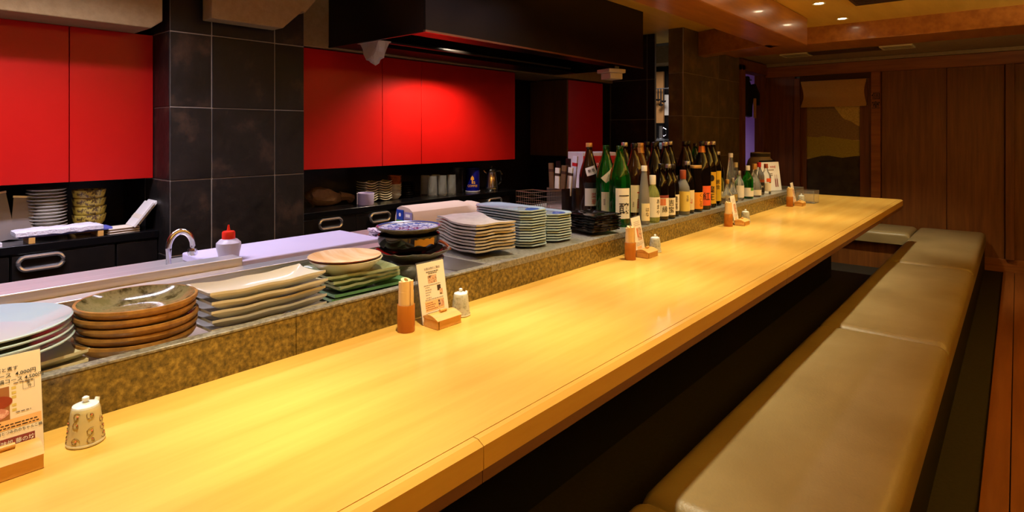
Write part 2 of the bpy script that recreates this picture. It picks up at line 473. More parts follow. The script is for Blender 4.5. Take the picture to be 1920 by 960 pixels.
p = thing('slate_pillar', 'dark slate tiled pillar between the two runs of red wall cabinets', 'pillar', (0, 0, 0))
MB().box(-3.42, -2.8155, 0.9965, 1.633, 0, CZ).build('core', m_grout, p)
slate_x(p, -2.814, [0.995, 1.172, 1.475, 1.635], zs1, m_slate)
slate_y(p, 0.995, [-3.41, -3.11, -2.8145], zs1, m_slate)

zs2 = [0.0, 0.31, 0.682, 1.053, 1.423, 1.797, CZ]
p = thing('slate_partition', 'brownish slate tiled partition behind the rows of bottles', 'partition', (0, 0, 0))
MB().box(-2.341, -2.2015, 4.8675, 6.214, 0, CZ).build('core', m_grout, p)
slate_x(p, -2.2, [4.866, 5.256, 5.65, 6.04, 6.215], zs2, m_slate2)
slate_y(p, 4.866, [-2.343, -2.208], zs2, m_slate2)

p = thing('slate_end_wall', 'dark slate wall closing the kitchen beside the narrow red cabinet', 'wall', (0, 0, 0))
MB().box(-3.42, -2.5415, 5.0015, 5.03, 0, CZ).build('core', m_grout, p)
slate_y(p, 5.0, [-3.41, -3.01, -2.62, -2.54], [0.0, 0.29, 0.66, 1.03, 1.40, 1.77, CZ], m_slate)

# ---- far wall with panels, door, blind, painted landscape
FY = 7.05
MBf = MB().box(-2.2, -1.886, FY, FY + 0.08, 0, LZ).box(-1.061, 1.3, FY + 0.02, FY + 0.08, 0, LZ).box(-1.886, -1.061, FY, FY + 0.08, 1.90, LZ)
wf = struct('wall_far', MBf, m_frame)
for a, b in ((-1.055, -0.521), (-0.517, -0.09), (-0.086, 0.6), (0.604, 1.29)):
    MB().box(a, b, FY, FY + 0.03, 0.10, 1.90).build('panel', m_wallwood, wf, bevel=0.003)
MB().box(-2.19, 1.29, FY - 0.03, FY + 0.01, 1.90, 2.018).build('header_board', m_header, wf, bevel=0.004)
MB().box(-2.19, 1.29, FY - 0.05, FY + 0.01, 2.020, LZ + 0.01).build('cornice', m_plaster, wf, bevel=0.004)
MB().box(-1.05, 1.29, FY - 0.02, FY + 0.02, 0.0, 0.12).build('baseboard', m_header, wf, bevel=0.004)
MB().box(-0.085, -0.02, FY - 0.05, FY + 0.01, 0.12, 1.90).build('post', m_frame, wf, bevel=0.004)
d1 = thing('door_1', None, None, (0, 0, 0)); d1['kind'] = 'structure'
MB().box(-1.886, -1.825, FY - 0.035, FY + 0.05, 0, 1.875).build('jamb', m_frame, d1, bevel=0.004)
MB().box(-1.145, -1.061, FY - 0.045, FY + 0.05, 0, 1.90).build('jamb', m_header, d1, bevel=0.004)
MB().box(-1.825, -1.145, FY - 0.03, FY + 0.05, 1.845, 1.90).build('lintel', m_groove, d1, bevel=0.003)
MB().box(-1.825, -1.765, FY + 0.0, FY + 0.045, 0, 1.845).build('stile', m_frame, d1, bevel=0.003)
MB().box(-1.252, -1.145, FY + 0.0, FY + 0.045, 0, 1.845).build('stile', m_frame, d1, bevel=0.003)
MB().box(-1.765, -1.252, FY + 0.0, FY + 0.045, 0, 0.50).build('rail', m_frame, d1, bevel=0.003)
art = tag(MB().box(-1.765, -1.252, FY + 0.02, FY + 0.04, 0.50, 1.845).build('painted_panel', m_p_sky, d1), label='pale gold painted landscape panel')
def strip(poly, y, m, nm):
    MB().prism(poly, FY + 0.02 - y, FY + 0.02, 'y').build(nm, m, art, smooth=0)
strip([(-1.764, 1.20), (-1.764, 1.60), (-1.56, 1.60), (-1.50, 1.56), (-1.44, 1.47), (-1.40, 1.42), (-1.34, 1.40), (-1.29, 1.36), (-1.253, 1.34), (-1.253, 1.20)], 0.002, m_p_hill, 'hill')
strip([(-1.764, 1.0), (-1.764, 1.235), (-1.66, 1.225), (-1.60, 1.24), (-1.45, 1.22), (-1.253, 1.19), (-1.253, 1.0)], 0.003, m_p_field, 'field')
strip([(-1.764, 0.50), (-1.764, 0.985), (-1.62, 1.025), (-1.55, 1.03), (-1.42, 1.01), (-1.30, 1.03), (-1.253, 1.035), (-1.253, 0.50)], 0.004, m_p_dark, 'dark_ground')
mb = MB()
put_text(mb, '個\n室', 0.078, lambda x, y: (-1.10 + x, FY - 0.047, 1.60 + y), 1.15)
tag(mb.build('lettering', m_ink, d1, smooth=0), label='two black characters on the door post')
# roman blind over the door
def blind(u, v):
    bulge = 0.030 * math.sin(math.pi * v) * (abs(2 * u - 1) ** 3) * (1 if u < 0.5 else -1)
    return (-1.815 + 0.64 * u + bulge, FY - 0.045 - 0.012 * math.sin(v * 7), 1.838 - 0.285 * v)
mb = MB()
vs = []; fs = []
for j in range(13):
    for i in range(17):
        vs.append(blind(i / 16, j / 12))
n0 = len(vs)
vs += [(x, y + 0.004, z) for x, y, z in vs]
for j in range(12):
    for i in range(16):
        a = j * 17 + i
        fs += [(a, a + 1, a + 18, a + 17), (n0 + a, n0 + a + 17, n0 + a + 18, n0 + a + 1)]
ring = [i for i in range(16)] + [j * 17 + 16 for j in range(12)] + [12 * 17 + i for i in range(16, 0, -1)] + [j * 17 for j in range(12, 0, -1)]
for q in range(len(ring)):
    a, b = ring[q], ring[(q + 1) % len(ring)]
    fs.append((a, b, n0 + b, n0 + a))
bl = thing('linen_blind', 'short tan linen blind hung over the painted door panel', 'blind', (0, 0, 0))
mb.add(vs, fs).build('fabric', m_linen, bl)
MB().box(-1.815, -1.175, FY - 0.05, FY - 0.032, 1.836, 1.846).build('batten', m_groove, bl)
MB().tube([(-1.18, FY - 0.062, 1.83), (-1.165, FY - 0.066, 1.68), (-1.18, FY - 0.062, 1.55)], 0.003, 6).build('cord', m_groove, bl)

# doorway in the side wall near the far corner
d2 = thing('door_2', None, None, (0, 0, 0)); d2['kind'] = 'structure'
MB().box(-2.30, -2.17, 6.222, 6.315, 0, 1.99).build('jamb', m_frame, d2, bevel=0.004)
MB().box(-2.30, -2.19, 6.98, 7.048, 0, 1.99).build('jamb', m_frame, d2, bevel=0.004)
MB().box(-2.30, -2.17, 6.222, 7.048, 1.93, LZ).build('lintel', m_frame, d2, bevel=0.004)
# what shows through it: lavender wall, salmon panel, hanging black coat
struct('wall_passage', MB().box(-3.2, -3.12, 6.50, 7.6, 0, LZ), m_purple)
struct('gap_baffle', MB().box(-3.42, -2.36, 6.44, 6.49, 0, LZ), m_black)  # added dark panel that closes the gap and keeps the purple light out
o = thing('notice_board', 'salmon framed panel on the lavender wall inside the doorway', 'panel', (0, 0, 0))
MB().box(-3.118, -3.10, 7.42, 7.56, 0.70, 1.28).build('board', m_salmon, o)
MB().box(-3.10, -3.085, 7.40, 7.58, 1.135, 1.15).build('rail', m_frame, o)
def coat(parent_loc):
    o = thing('black_coat', 'black coat hanging in the side doorway', 'coat', parent_loc)
    prof = []
    def f(u, v):
        wd = 0.17 * (0.72 + 0.28 * min(1, v * 4)) * (1.0 + 0.06 * math.sin(v * 5))
        x = (u - 0.5) * 2 * wd
        return (0.02 * math.sin(u * 14 + v * 3), x, 0.42 - 0.50 * v + 0.02 * (1 - abs(2 * u - 1)) - (0.05 * (abs(2 * u - 1)) if v < 0.1 else 0))
    A = MB(); vs = []; fs = []
    for j in range(13):
        for i in range(13):
            p0 = f(i / 12, j / 12); b_ = 0.055 * math.sin(math.pi * i / 12) ** 0.6
            vs.append((p0[0] + b_, p0[1], p0[2]))
    n_ = len(vs)
    for j in range(13):
        for i in range(13):
            p0 = f(i / 12, j / 12); b_ = 0.055 * math.sin(math.pi * i / 12) ** 0.6
            vs.append((p0[0] - b_ - 0.004, p0[1], p0[2]))
    for j in range(12):
        for i in range(12):
            a = j * 13 + i
            fs += [(a, a + 1, a + 14, a + 13), (n_ + a, n_ + a + 13, n_ + a + 14, n_ + a + 1)]
    rg = [i for i in range(12)] + [j * 13 + 12 for j in range(12)] + [12 * 13 + i for i in range(12, 0, -1)] + [j * 13 for j in range(12, 0, -1)]
    for q in range(len(rg)):
        a, b = rg[q], rg[(q + 1) % len(rg)]
        fs.append((a, b, n_ + b, n_ + a))
    A.add(vs, fs).build('body', m_cloth, o)
    MB().tube([(0.03, 0.13, 0.34), (0.05, 0.19, 0.22), (0.05, 0.205, 0.08)], [0.05, 0.045, 0.035], 10).build('sleeve', m_cloth, o)
    MB().tube([(0.03, -0.13, 0.34), (0.05, -0.17, 0.22), (0.05, -0.17, 0.02)], [0.05, 0.045, 0.035], 10).build('sleeve', m_cloth, o)
    MB().tube([(0, -0.12, 0.40), (0, 0, 0.46), (0, 0.12, 0.40)], 0.008, 6).build('hanger', m_capsilver, o)
    return o
coat((-2.31, 6.63, 1.52)).scale = (0.9, 1.55, 0.86)
MB().tube([(-2.34, 6.31, 1.885), (-2.34, 6.985, 1.885)], 0.012, 8).build('rail', m_capsilver, d2)
tag(MB().box(-0.006, 0.006, -0.03, 0.03, -0.11, 0.11).build('wood_tag', m_lightwood, loc=(-2.235, 6.80, 1.55)), 'thin light wooden tag hanging below the black coat in the doorway', 'tag')

# ---- things in the gap between slate end wall and partition
o = thing('kitchen_board', 'light orange wooden board standing in the gap behind the slate wall', 'board', (-3.21, 6.38, 0))
MB().box(-0.06, 0.075, 0, 0.03, 1.39, 1.99).build('board', mat('orange_board', S(226, 160, 90), 0.6), o)
MB().box(-0.06, 0.075, 0, 0.03, 0.0, 1.385).build('lower_panel', m_black, o)
for q, (x, z, h) in enumerate(((-3.16, 1.66, 0.13), (-3.125, 1.60, 0.10), (-3.09, 1.64, 0.16))):
    h = 1.785 - z
    t = thing('ladle', 'dark %s hanging from the rack in the narrow kitchen gap' % ('skimmer', 'small ladle', 'long ladle')[q], 'utensil', (x, 6.30, z), group='utensils on the kitchen rack')
    MB().tube([(0, 0, h), (0, 0, 0)], 0.007, 6).build('handle', m_capblack, t)
    MB().lathe([(0, -0.02), (0.02, -0.012), (0.028, 0.004), (0.026, 0.006), (0, -0.014)], 12).build('bowl', m_capblack, t)
tag(MB().box(-0.002, 0.002, -0.035, 0.035, -0.12, 0.12).build('paper_note', m_paper, loc=(-3.10, 6.42, 1.60), rz=R(-60)), 'cream paper note pinned in the narrow kitchen gap', 'note')
o = thing('steel_jug', 'steel jug on the shelf seen through the narrow kitchen gap', 'jug', (-3.13, 6.30, 1.205))
MB().lathe([(0, 0), (0.04, 0), (0.042, 0.02), (0.036, 0.13), (0.04, 0.15), (0.034, 0.15), (0.032, 0.02), (0, 0.015)], 20).build('body', m_chrome, o)
MB().tube([(0.036, 0, 0.13), (0.07, 0, 0.11), (0.068, 0, 0.05), (0.038, 0, 0.03)], 0.005, 6).build('handle', m_chrome, o)
o = tag(MB().lathe([(0, 0), (0.03, 0), (0.075, 0.035), (0.07, 0.035), (0.03, 0.008), (0, 0.006)], 24).build('bowl', m_celadon, loc=(-3.02, 6.05, 1.1305)), 'pale bowl on the shelf behind the slate wall', 'bowl')
o = thing('kitchen_shelf', 'dark shelf with steel top in the narrow kitchen gap', 'shelf', (0, 0, 0))
MB().box(-3.40, -2.75, 5.90, 6.37, 1.10, 1.13).build('board', m_steel, o)
MB().box(-3.35, -3.05, 6.24, 6.36, 1.185, 1.205).build('upper_board', m_steel, o)
MB().box(-3.35, -3.32, 6.24, 6.36, 1.13, 1.185).build('bracket', m_steel, o)
MB().tube([(-3.26, 6.30, 1.785), (-3.02, 6.30, 1.785)], 0.006, 6).build('hook_rail', m_steel, o)
MB().box(-3.03, -3.01, 6.29, 6.44, 1.775, 1.795).build('bracket', m_steel, o)
MB().box(-3.40, -3.36, 5.90, 6.3, 0, 1.10).build('leg', m_black, o)
MB().box(-2.79, -2.75, 5.90, 6.3, 0, 1.10).build('leg', m_black, o)

# ------------------------------------------------------------------ ceiling fittings
def downlight(x, y, lab, tilt=0.0):
    t = thing('downlight', lab, 'light', (x, y, CZ), group='downlights in a row over the counter')
    MB().lathe([(0.030, 0.0), (0.042, -0.004), (0.044, 0.0), (0.044, 0.004), (0.03, 0.004)], 24).build('ring', m_vent, t)
    MB().lathe([(0, -0.0015), (0.029, -0.0015), (0.029, 0.002), (0, 0.002)], 20).build('lens', m_lampglow, t)
    l = bpy.data.lights.new('downlight_beam', 'SPOT')
    l.energy = 104; l.color = WARM; l.spot_size = R(56 + tilt * 0.6); l.spot_blend = 0.9; l.shadow_soft_size = 0.028
    lo = bpy.data.objects.new('downlight_beam', l); lo.location = (0, 0, -0.02); lo.rotation_euler = (R(tilt), 0, R(-12) if tilt else 0); lo.parent = t
    col.objects.link(lo)
ys = [-0.51, 0.22, 0.95, 1.68, 2.41, 3.14, 3.87, 4.60, 5.33]
for i, y in enumerate(ys):
    lab = {8: 'small lit ceiling downlight nearest the cross beam', 7: 'lit ceiling downlight above the far counter, second from the cross beam'}.get(i)
    if lab is None:
        lab = 'lit ceiling downlight over the counter, number %s in the row counting from the cross beam' % ('one', 'two', 'three', 'four', 'five', 'six', 'seven', 'eight', 'nine')[8 - i]
    downlight(-1.07, y, lab, 19.0 if i == 8 else 0.0)
# ceiling vents in the low ceiling
def vent(x0, x1, lab):
    t = thing('air_vent', lab, 'vent', (0, 0, 0), group='ceiling air vents at the far end')
    fr = MB().box(x0, x1, 6.20, 6.215, LZ - 0.004, LZ + 0.01).box(x0, x1, 6.415, 6.43, LZ - 0.004, LZ + 0.01).box(x0, x0 + 0.015, 6.215, 6.415, LZ - 0.004, LZ + 0.01).box(x1 - 0.015, x1, 6.215, 6.415, LZ - 0.004, LZ + 0.01)
    fr.build('frame', m_vent, t)
    n = 7
    for k in range(n):
        y = 6.235 + k * 0.027
        MB().box(x0 + 0.016, x1 - 0.016, y, y + 0.012, LZ - 0.002, LZ + 0.008).build('slat', m_vent if k % 2 else m_groove, t)
vent(-1.80, -1.55, 'pale ceiling air vent left of the dark slot')
vent(-0.95, -0.70, 'pale ceiling air vent right of the dark slot')
tag(MB().box(-1.54, -0.96, 6.22, 6.41, LZ - 0.003, LZ + 0.008).build('air_slot', m_groove), 'long dark ceiling slot between the two pale air vents', 'slot')
o = thing('ceiling_grille', 'dark square grille in the ceiling at the upper right', 'grille', (-0.66, 4.60, CZ))
MB().box(-0.2, 0.2, -0.2, 0.2, -0.006, -0.002).build('backing', m_capblack, o)
fr = MB().box(-0.22, 0.22, -0.22, -0.2, -0.01, -0.001).box(-0.22, 0.22, 0.2, 0.22, -0.01, -0.001).box(-0.22, -0.2, -0.2, 0.2, -0.01, -0.001).box(0.2, 0.22, -0.2, 0.2, -0.01, -0.001)
fr.build('frame', m_groove, o)
for k in range(9):
    MB().box(-0.2, 0.2, -0.17 + k * 0.042, -0.155 + k * 0.042, -0.01, -0.005).build('slat', m_groove, o)

# ------------------------------------------------------------------ counter
c = thing('counter', 'long pale yellow wooden counter running to the far wall', 'counter', (0, 0, 0))
MB().box(-1.361, -0.752, -0.9, 5.85, CT - 0.045, CT).box(-1.75, -1.361, 5.36, 5.85, CT - 0.045, CT).build('top', m_counter, c)
MB().box(-1.361, -0.753, -0.9, 5.85, CT - 0.05, CT - 0.003).build('groove', m_groove, c)
seams = [-0.9, 0.77, 2.60, 4.43, 5.85]
for a, b in zip(seams, seams[1:]):
    A = MB().prism([(-0.750, CT - 0.05), (-0.750, CT), (-0.738, CT), (-0.724, CT - 0.008), (-0.724, CT - 0.05)], a + 0.0008, b - 0.0008, 'y')
    A.build('edge_strip', m_counter, c, smooth=0)
    MB().box(-0.748, -0.727, a + 0.0008, b - 0.0008, CT - 0.075, CT - 0.012).build('apron', m_apron, c, smooth=0)
MB().box(-1.36, -0.75, 5.85, 5.862, CT - 0.075, CT - 0.004).build('end_strip', m_apron, c, smooth=0)
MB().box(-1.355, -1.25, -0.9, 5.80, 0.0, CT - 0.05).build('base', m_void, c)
for y in (0.3, 2.1, 3.9, 5.5):
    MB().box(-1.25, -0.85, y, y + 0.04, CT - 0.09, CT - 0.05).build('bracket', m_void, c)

# ---- granite ledge
g = thing('granite_ledge', 'polished brown granite ledge along the back of the counter', 'ledge', (0, 0, 0))
gy = [-0.9, 0.05, 0.77, 1.486, 2.20, 2.915, 3.63, 4.345, 5.06, 5.35]
for a, b in zip(gy, gy[1:]):
    top = MB().box(-1.386, -1.3615, a + 0.0006, b - 0.0006, 0.60, 0.815)
    top.build('slab', m_granite, g, smooth=0, bevel=0.0015, seg=1)
    if a < 1.4:
        MB().box(-1.388, -1.3605, a + 0.0003, b - 0.0003, 0.815, 0.822).build('top_slab', m_gtop, g, smooth=0, bevel=0.0015, seg=1)
    else:
        MB().box(-1.80, -1.3605, a + 0.0003, b - 0.0003, 0.797 if a > 1.4 else 0.815, 0.822).build('top_slab', m_gtop, g, smooth=0, bevel=0.0015, seg=1)
MB().box(-1.80, -1.388, 5.335, 5.35, 0.60, 0.796).build('end_slab', m_granite, g, smooth=0)

# ---- stainless trough with rails
t = thing('steel_trough', 'stainless steel trough behind the granite holding stacked dishes', 'trough', (0, 0, 0))
MB().box(-1.715, -1.389, -0.9, 1.478, 0.770, 0.778).build('floor', m_tray, t)
MB().box(-1.722, -1.715, -0.9, 1.478, 0.770, 0.868).build('back_wall', m_tray, t)
MB().box(-1.800, -1.389, 1.478, 1.485, 0.770, 0.824).build('end_wall', m_tray, t)
MB().box(-1.775, -1.712, -0.9, 1.478, 0.862, 0.872).build('rail', m_steel, t, bevel=0.002)
MB().box(-1.842, -1.776, -0.9, 0.83, 0.80, 0.897).build('splash_guard', m_steel, t, bevel=0.003)

# ---- prep counter
t = thing('prep_counter', 'steel topped prep counter behind the trough', 'counter', (0, 0, 0))
MB().box(-2.20, -1.845, -0.9, 4.30, 0.815, 0.843).build('worktop', m_steel, t, bevel=0.003)
MB().box(-1.845, -1.80, 0.832, 4.30, 0.815, 0.843).build('front_strip', m_steel, t)
MB().box(-2.17, -1.87, -0.88, 4.28, 0.0, 0.815).build('body', m_black, t)

# ------------------------------------------------------------------ benches
def cushion(x0, x1, y0, y1, zt, th, seed):
    rr = 0.045
    def f(u, v):
        x = x0 + (x1 - x0) * u; y = y0 + (y1 - y0) * v
        z = zt
        for dist in (x - x0, x1 - x, y - y0, y1 - y):
            if dist < rr:
                z -= rr * (1 - math.sqrt(max(0, 1 - ((rr - dist) / rr) ** 2))) * 0.9
        z += 0.010 * math.sin(math.pi * u) * math.sin(math.pi * v)
        z += 0.0035 * mnoise.noise(Vector((x * 3 + seed, y * 2.2, seed)))
        fold = math.sin((y * 9 + 1.6 * mnoise.noise(Vector((x * 4, y * 1.5, seed))) * 3))
        z += 0.0016 * max(0, fold) * math.exp(-((u - 0.45) / 0.3) ** 2)
        return (x, y, z)
    def warp(t):
        return 0.5 - 0.5 * math.cos(math.pi * t)
    nu, nv = 30, 60
    return MB().sheet(lambda u, v: f(warp(u), warp(v)), nu, nv, lambda u, v: th - (zt - f(warp(u), warp(v))[2]))
BX0, BX1, BZ = -0.735, -0.222, 0.358
bn = thing('bench', 'long low bench with taupe leather seat beside the counter', 'bench', (0, 0, 0))
by = [-0.45, 1.357, 3.144, 5.0, 6.99]
for i, (a, b) in enumerate(zip(by, by[1:])):
    q = cushion(BX0, BX1, a + 0.002, b - 0.002, BZ, 0.11, i * 7.3).build('cushion', m_leather, bn, smooth=60)
    z = BZ - 0.012
    MB().tube([(BX0 + 0.03, b - 0.012, z - 0.004), (BX0 + 0.12, b - 0.012, z), (BX1 - 0.12, b - 0.012, z), (BX1 - 0.03, b - 0.012, z - 0.004)], 0.0022, 6).build('seam', m_leather, q)
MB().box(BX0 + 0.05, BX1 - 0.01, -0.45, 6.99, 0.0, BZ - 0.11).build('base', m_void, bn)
rb = thing('return_bench', 'short leather bench across the far end behind the counter', 'bench', (0, 0, 0))
cushion(-1.70, -0.742, 6.44, 6.99, BZ, 0.11, 40.0).build('cushion', m_leather, rb, smooth=60)
MB().box(-1.70, -0.745, 6.50, 6.985, 0.0, BZ - 0.11).build('base', m_wallwood, rb)
# unseen trough added under the fill strip to shield the bench side
tag(MB().box(1.10, 1.30, -1.0, 6.2, 1.70, 1.74).box(1.10, 1.115, -1.0, 6.2, 1.74, 1.82).build('fill_trough', m_frame), kind='structure')
# raised wooden floor right of the bench
struct('floor_step', MB().box(-0.098, -0.022, -1.5, 6.95, 0.0, 0.02), m_floorwood)
struct('floor_boards', MB().box(-0.018, 1.29, -1.5, 6.95, 0.0, 0.028), m_floorwood)

# ------------------------------------------------------------------ back counter, cabinets, hood
WZ = 0.836
def unit(y0, y1, hy, lab):
    t = thing('base_cabinet', lab, 'cabinet', (0, 0, 0), group='black base cabinets under the back worktop')
    MB().box(-3.41, -2.962, y0 + 0.002, y1 - 0.002, 0.0, WZ - 0.036).build('body', m_black, t)
    d = MB().box(-2.960, -2.942, y0 + 0.004, y1 - 0.004, 0.52, WZ - 0.042).build('drawer', m_black, t, bevel=0.002)
    MB().box(-2.960, -2.942, y0 + 0.004, y1 - 0.004, 0.06, 0.512).build('door', m_black, t, bevel=0.002)
    if hy is not None:
        pts = []
        for k in range(24):
            a = 2 * math.pi * k / 24
            sy_ = 0.045 if math.cos(a) > 0 else -0.045
            pts.append((-2.934, hy + sy_ + 0.026 * math.cos(a), 0.762 + 0.026 * math.sin(a)))
        h = MB()
        h.tube(pts, 0.0085, 8, closed=True)
        h.build('handle', m_handle, d)
    return t
unit(0.13, 0.478, 0.235, 'black base cabinet with chrome handle at the left edge of the view')
unit(0.478, 0.828, 0.571, 'black base cabinet with an oblong chrome handle below the towel tray')
unit(0.828, 0.993, None, 'narrow black base cabinet against the slate pillar')
for i, y in enumerate((1.70, 2.04, 2.385, 2.73, 3.075)):
    unit(y, y + 0.344, y + 0.168, ('black base cabinet just right of the slate pillar', 'black base cabinet behind the blue and white plate', 'black base cabinet below the cup stack',
        'black base cabinet below the glasses', 'black base cabinet below the coffee pot')[i])
o = tag(MB().box(-3.41, -2.935, -0.3, 0.993, WZ - 0.034, WZ).build('worktop', m_blackgloss, bevel=0.003), 'black worktop left of the slate pillar', 'worktop')
o = tag(MB().box(-3.41, -2.935, 1.637, 3.50, WZ - 0.034, WZ).build('worktop', m_blackgloss, bevel=0.003), 'black worktop right of the slate pillar', 'worktop')
def wallcab(y0, y1, lab, z1=1.716):
    t = thing('wall_cabinet', lab, 'cabinet', (0, 0, 0), group='red wall cabinets')
    MB().box(-3.41, -3.022, y0 + 0.002, y1 - 0.002, 1.072, z1 - 0.002).build('body', m_black, t)
    MB().box(-3.020, -3.0, y0 + 0.0015, y1 - 0.0015, 1.067, z1).build('door', m_red, t, bevel=0.0015)
wallcab(-0.02, 0.677, 'wide red wall cabinet at the left edge of the view')
wallcab(0.677, 0.992, 'red wall cabinet directly left of the slate pillar')
wallcab(1.638, 2.273, 'wide red wall cabinet directly right of the slate pillar', 1.745)
wallcab(2.273, 2.59, 'narrow red wall cabinet under the extractor hood', 1.745)
wallcab(2.59, 3.55, 'widest red wall cabinet above the coffee pot', 1.745)
# tall cabinet further along
t = thing('tall_cabinet', 'tall cabinet with brown side and red door beyond the dark opening', 'cabinet', (0, 0, 0))
MB().box(-3.41, -3.02, 4.27, 4.84, 0.0, 1.74).build('body', m_black, t)
MB().box(-3.41, -3.0, 4.25, 4.27, 1.07, 1.74).build('side_panel', mat('brown_side_panel', S(112, 78, 38), 0.5, c2=S(98, 66, 30), scale=3, stretch=(8, 8, 0.8)), t)
MB().box(-3.018, -2.998, 4.272, 4.838, 1.06, 1.74).build('door', m_red, t, bevel=0.0015)
MB().box(-3.018, -2.998, 4.272, 4.838, 0.05, 1.05).build('lower_door', m_black, t, bevel=0.0015)
MB().box(-3.41, -3.02, 4.845, 4.995, 0, 1.75).build('filler', m_black, t)

# extractor hood: open box with a lip, filters and lamp openings
h = thing('extractor_hood', 'large black extractor hood hanging over the kitchen', 'hood', (0, 0, 0))
HX0, HX1, HY0, HY1, HZ = -2.982, -2.154, 1.885, 4.05, 1.762
MB().box(HX1 - 0.012, HX1, HY0, HY1, HZ, CZ - 0.001).build('front', m_hood, h, bevel=0.002)
MB().box(HX0, HX1 - 0.012, HY0, HY0 + 0.012, HZ, CZ - 0.001).build('side', m_hood, h)
MB().box(HX0, HX1 - 0.012, HY1 - 0.012, HY1, HZ, CZ - 0.001).build('side', m_hood, h)
MB().box(HX0, HX0 + 0.012, HY0 + 0.012, HY1 - 0.012, HZ, CZ - 0.001).build('back', m_hood, h)
MB().box(HX0 + 0.012, HX1 - 0.012, HY0 + 0.012, HY1 - 0.012, 1.93, 1.94).build('inner_top', m_hood, h)
MB().box(HX0 + 0.012, -2.76, HY0 + 0.012, HY1 - 0.012, HZ, HZ + 0.012).build('back_plate', m_hood, h)
MB().box(-2.30, HX1 - 0.012, HY0 + 0.012, HY1 - 0.012, HZ, HZ + 0.012).build('front_plate', m_hood, h)
MB().box(HX1 - 0.014, HX1 + 0.002, HY0 - 0.002, HY1 + 0.002, HZ - 0.006, HZ + 0.004).build('lip', mat('hood_lip', S(150, 110, 90), 0.3, 0.9), h)
MB().box(HX0, HX1 - 0.014, HY0 - 0.002, HY0 + 0.014, HZ - 0.006, HZ + 0.004).build('lip', m_hood, h)
for k in range(4):
    y = HY0 + 0.05 + k * 0.52
    M_ = Matrix.Translation((-2.53, y, 1.90)) @ Matrix.Rotation(R(12), 4, 'Y')
    MB().box(-0.20, 0.20, 0, 0.50, -0.012, 0.0, M=M_).build('filter', m_hood, h)
mbx = MB().tube([(-2.72, 2.0, 1.79), (-2.72, 3.9, 1.79)], 0.012, 8)
mbx.build('pipe', m_hood, h)
# crumpled plastic wrapped round the hood lamp, and the white clip lamp at its far corner
o = thing('plastic_wrap', 'crumpled clear plastic bag taped under the extractor hood', 'bag', (-2.64, 1.935, 1.755))
o.scale = (0.85, 0.85, 0.9)
pts = [(-0.10, -0.02, 0.0), (0.10, -0.03, 0.005), (0.11, 0.05, 0.0), (-0.09, 0.06, 0.0), (-0.03, -0.035, -0.10), (0.06, -0.03, -0.075), (0.07, 0.03, -0.09), (0.0, 0.03, -0.12), (0.02, 0.0, -0.135), (-0.06, 0.01, -0.06)]
vsx = [Vector(q) for q in pts]
bm = bmesh.new()
for q in vsx: bm.verts.new(q)
bmesh.ops.convex_hull(bm, input=bm.verts)
bmesh.ops.subdivide_edges(bm, edges=bm.edges, cuts=2, use_grid_fill=True)
for v_ in bm.verts: v_.co += Vector((random.uniform(-1, 1), random.uniform(-1, 1), random.uniform(-1, 1))) * 0.006
me = bpy.data.meshes.new('bag'); bm.to_mesh(me); bm.free(); me.materials.append(mat('cloudy_plastic', S(210, 200, 190), 0.15, trans=0.35, ior=1.3))
inst('bag', me, (0, 0, 0), 0, o)
MB().box(-0.11, 0.11, -0.035, 0.06, 0.0, 0.006).build('tape', m_bone, o)
o = thing('clip_lamp', 'small cream spot lamp with round lens under the hood corner', 'lamp', (-2.22, 3.69, 1.70), R(-20))
MB().box(-0.07, 0.07, -0.07, 0.08, 0.0, 0.028).build('cover', m_bone, o, bevel=0.004)
MB().box(-0.05, 0.06, -0.05, 0.06, -0.045, -0.002).build('body', m_bone, o, bevel=0.005)
MB().lathe([(0, 0), (0.018, 0), (0.018, 0.004), (0, 0.004)], 16, (0.0, -0.0, 0.028)).build('lens', m_capblack, o)
MB().box(-0.02, 0.02, 0.02, 0.06, 0.028, 0.0555).build('bracket', m_capblack, o)
# ------------------------------------------------------------------ dishes in the trough
TF = 0.778
def rbx(x0, x1, y0, y1, cut):
    return [(x0 + cut, y0), (x1 - cut, y0), (x1, y0 + cut), (x1, y1 - cut), (x1 - cut, y1), (x0 + cut, y1), (x0, y1 - cut), (x0, y0 + cut)]
def plate_prof(Rr, H, dz, fr, t=0.006):
    return [(0, 0.003), (fr - 0.006, 0.003), (fr - 0.004, 0.0), (fr, 0.0), (fr + 0.003, 0.004), (Rr * 0.80, H * 0.62 - t * 0.3), (Rr - 0.002, H - t * 0.8), (Rr, H - t * 0.3), (Rr - 0.003, H), (Rr * 0.80, H * 0.62 + t * 0.4), (fr + 0.012, dz + 0.001), (fr, dz), (0, dz)]

# pale blue round plates at the left edge, on two square dishes
sq = MB().sheet(lambda u, v: (-0.075 + 0.15 * u, -0.075 + 0.15 * v, 0.010 + 0.022 * max(abs(2 * u - 1), abs(2 * v - 1)) ** 3), 10, 10, 0.006)
me_sq = sq.mesh('dish', m_cream)
for k in range(2):
    o = inst('square_dish', me_sq, (-1.515, 0.275, TF + 0.001 + k * 0.018 - 0.003), R(8 + k * 5))
    tag(o, ('lower', 'upper')[k] + ' cream square dish under the pale blue round plates', 'dish', 'cream square dishes')
me_pb = MB().lathe(plate_prof(0.158, 0.034, 0.012, 0.085), 56).mesh('plate', m_celadon)
pile('round_plate', me_pb, -1.545, 0.195, TF + 0.047, 4, 0.0125, 'pale blue round plate at the left edge, %s of its stack', 'plate', 'pale blue round plates', jit=0.003)

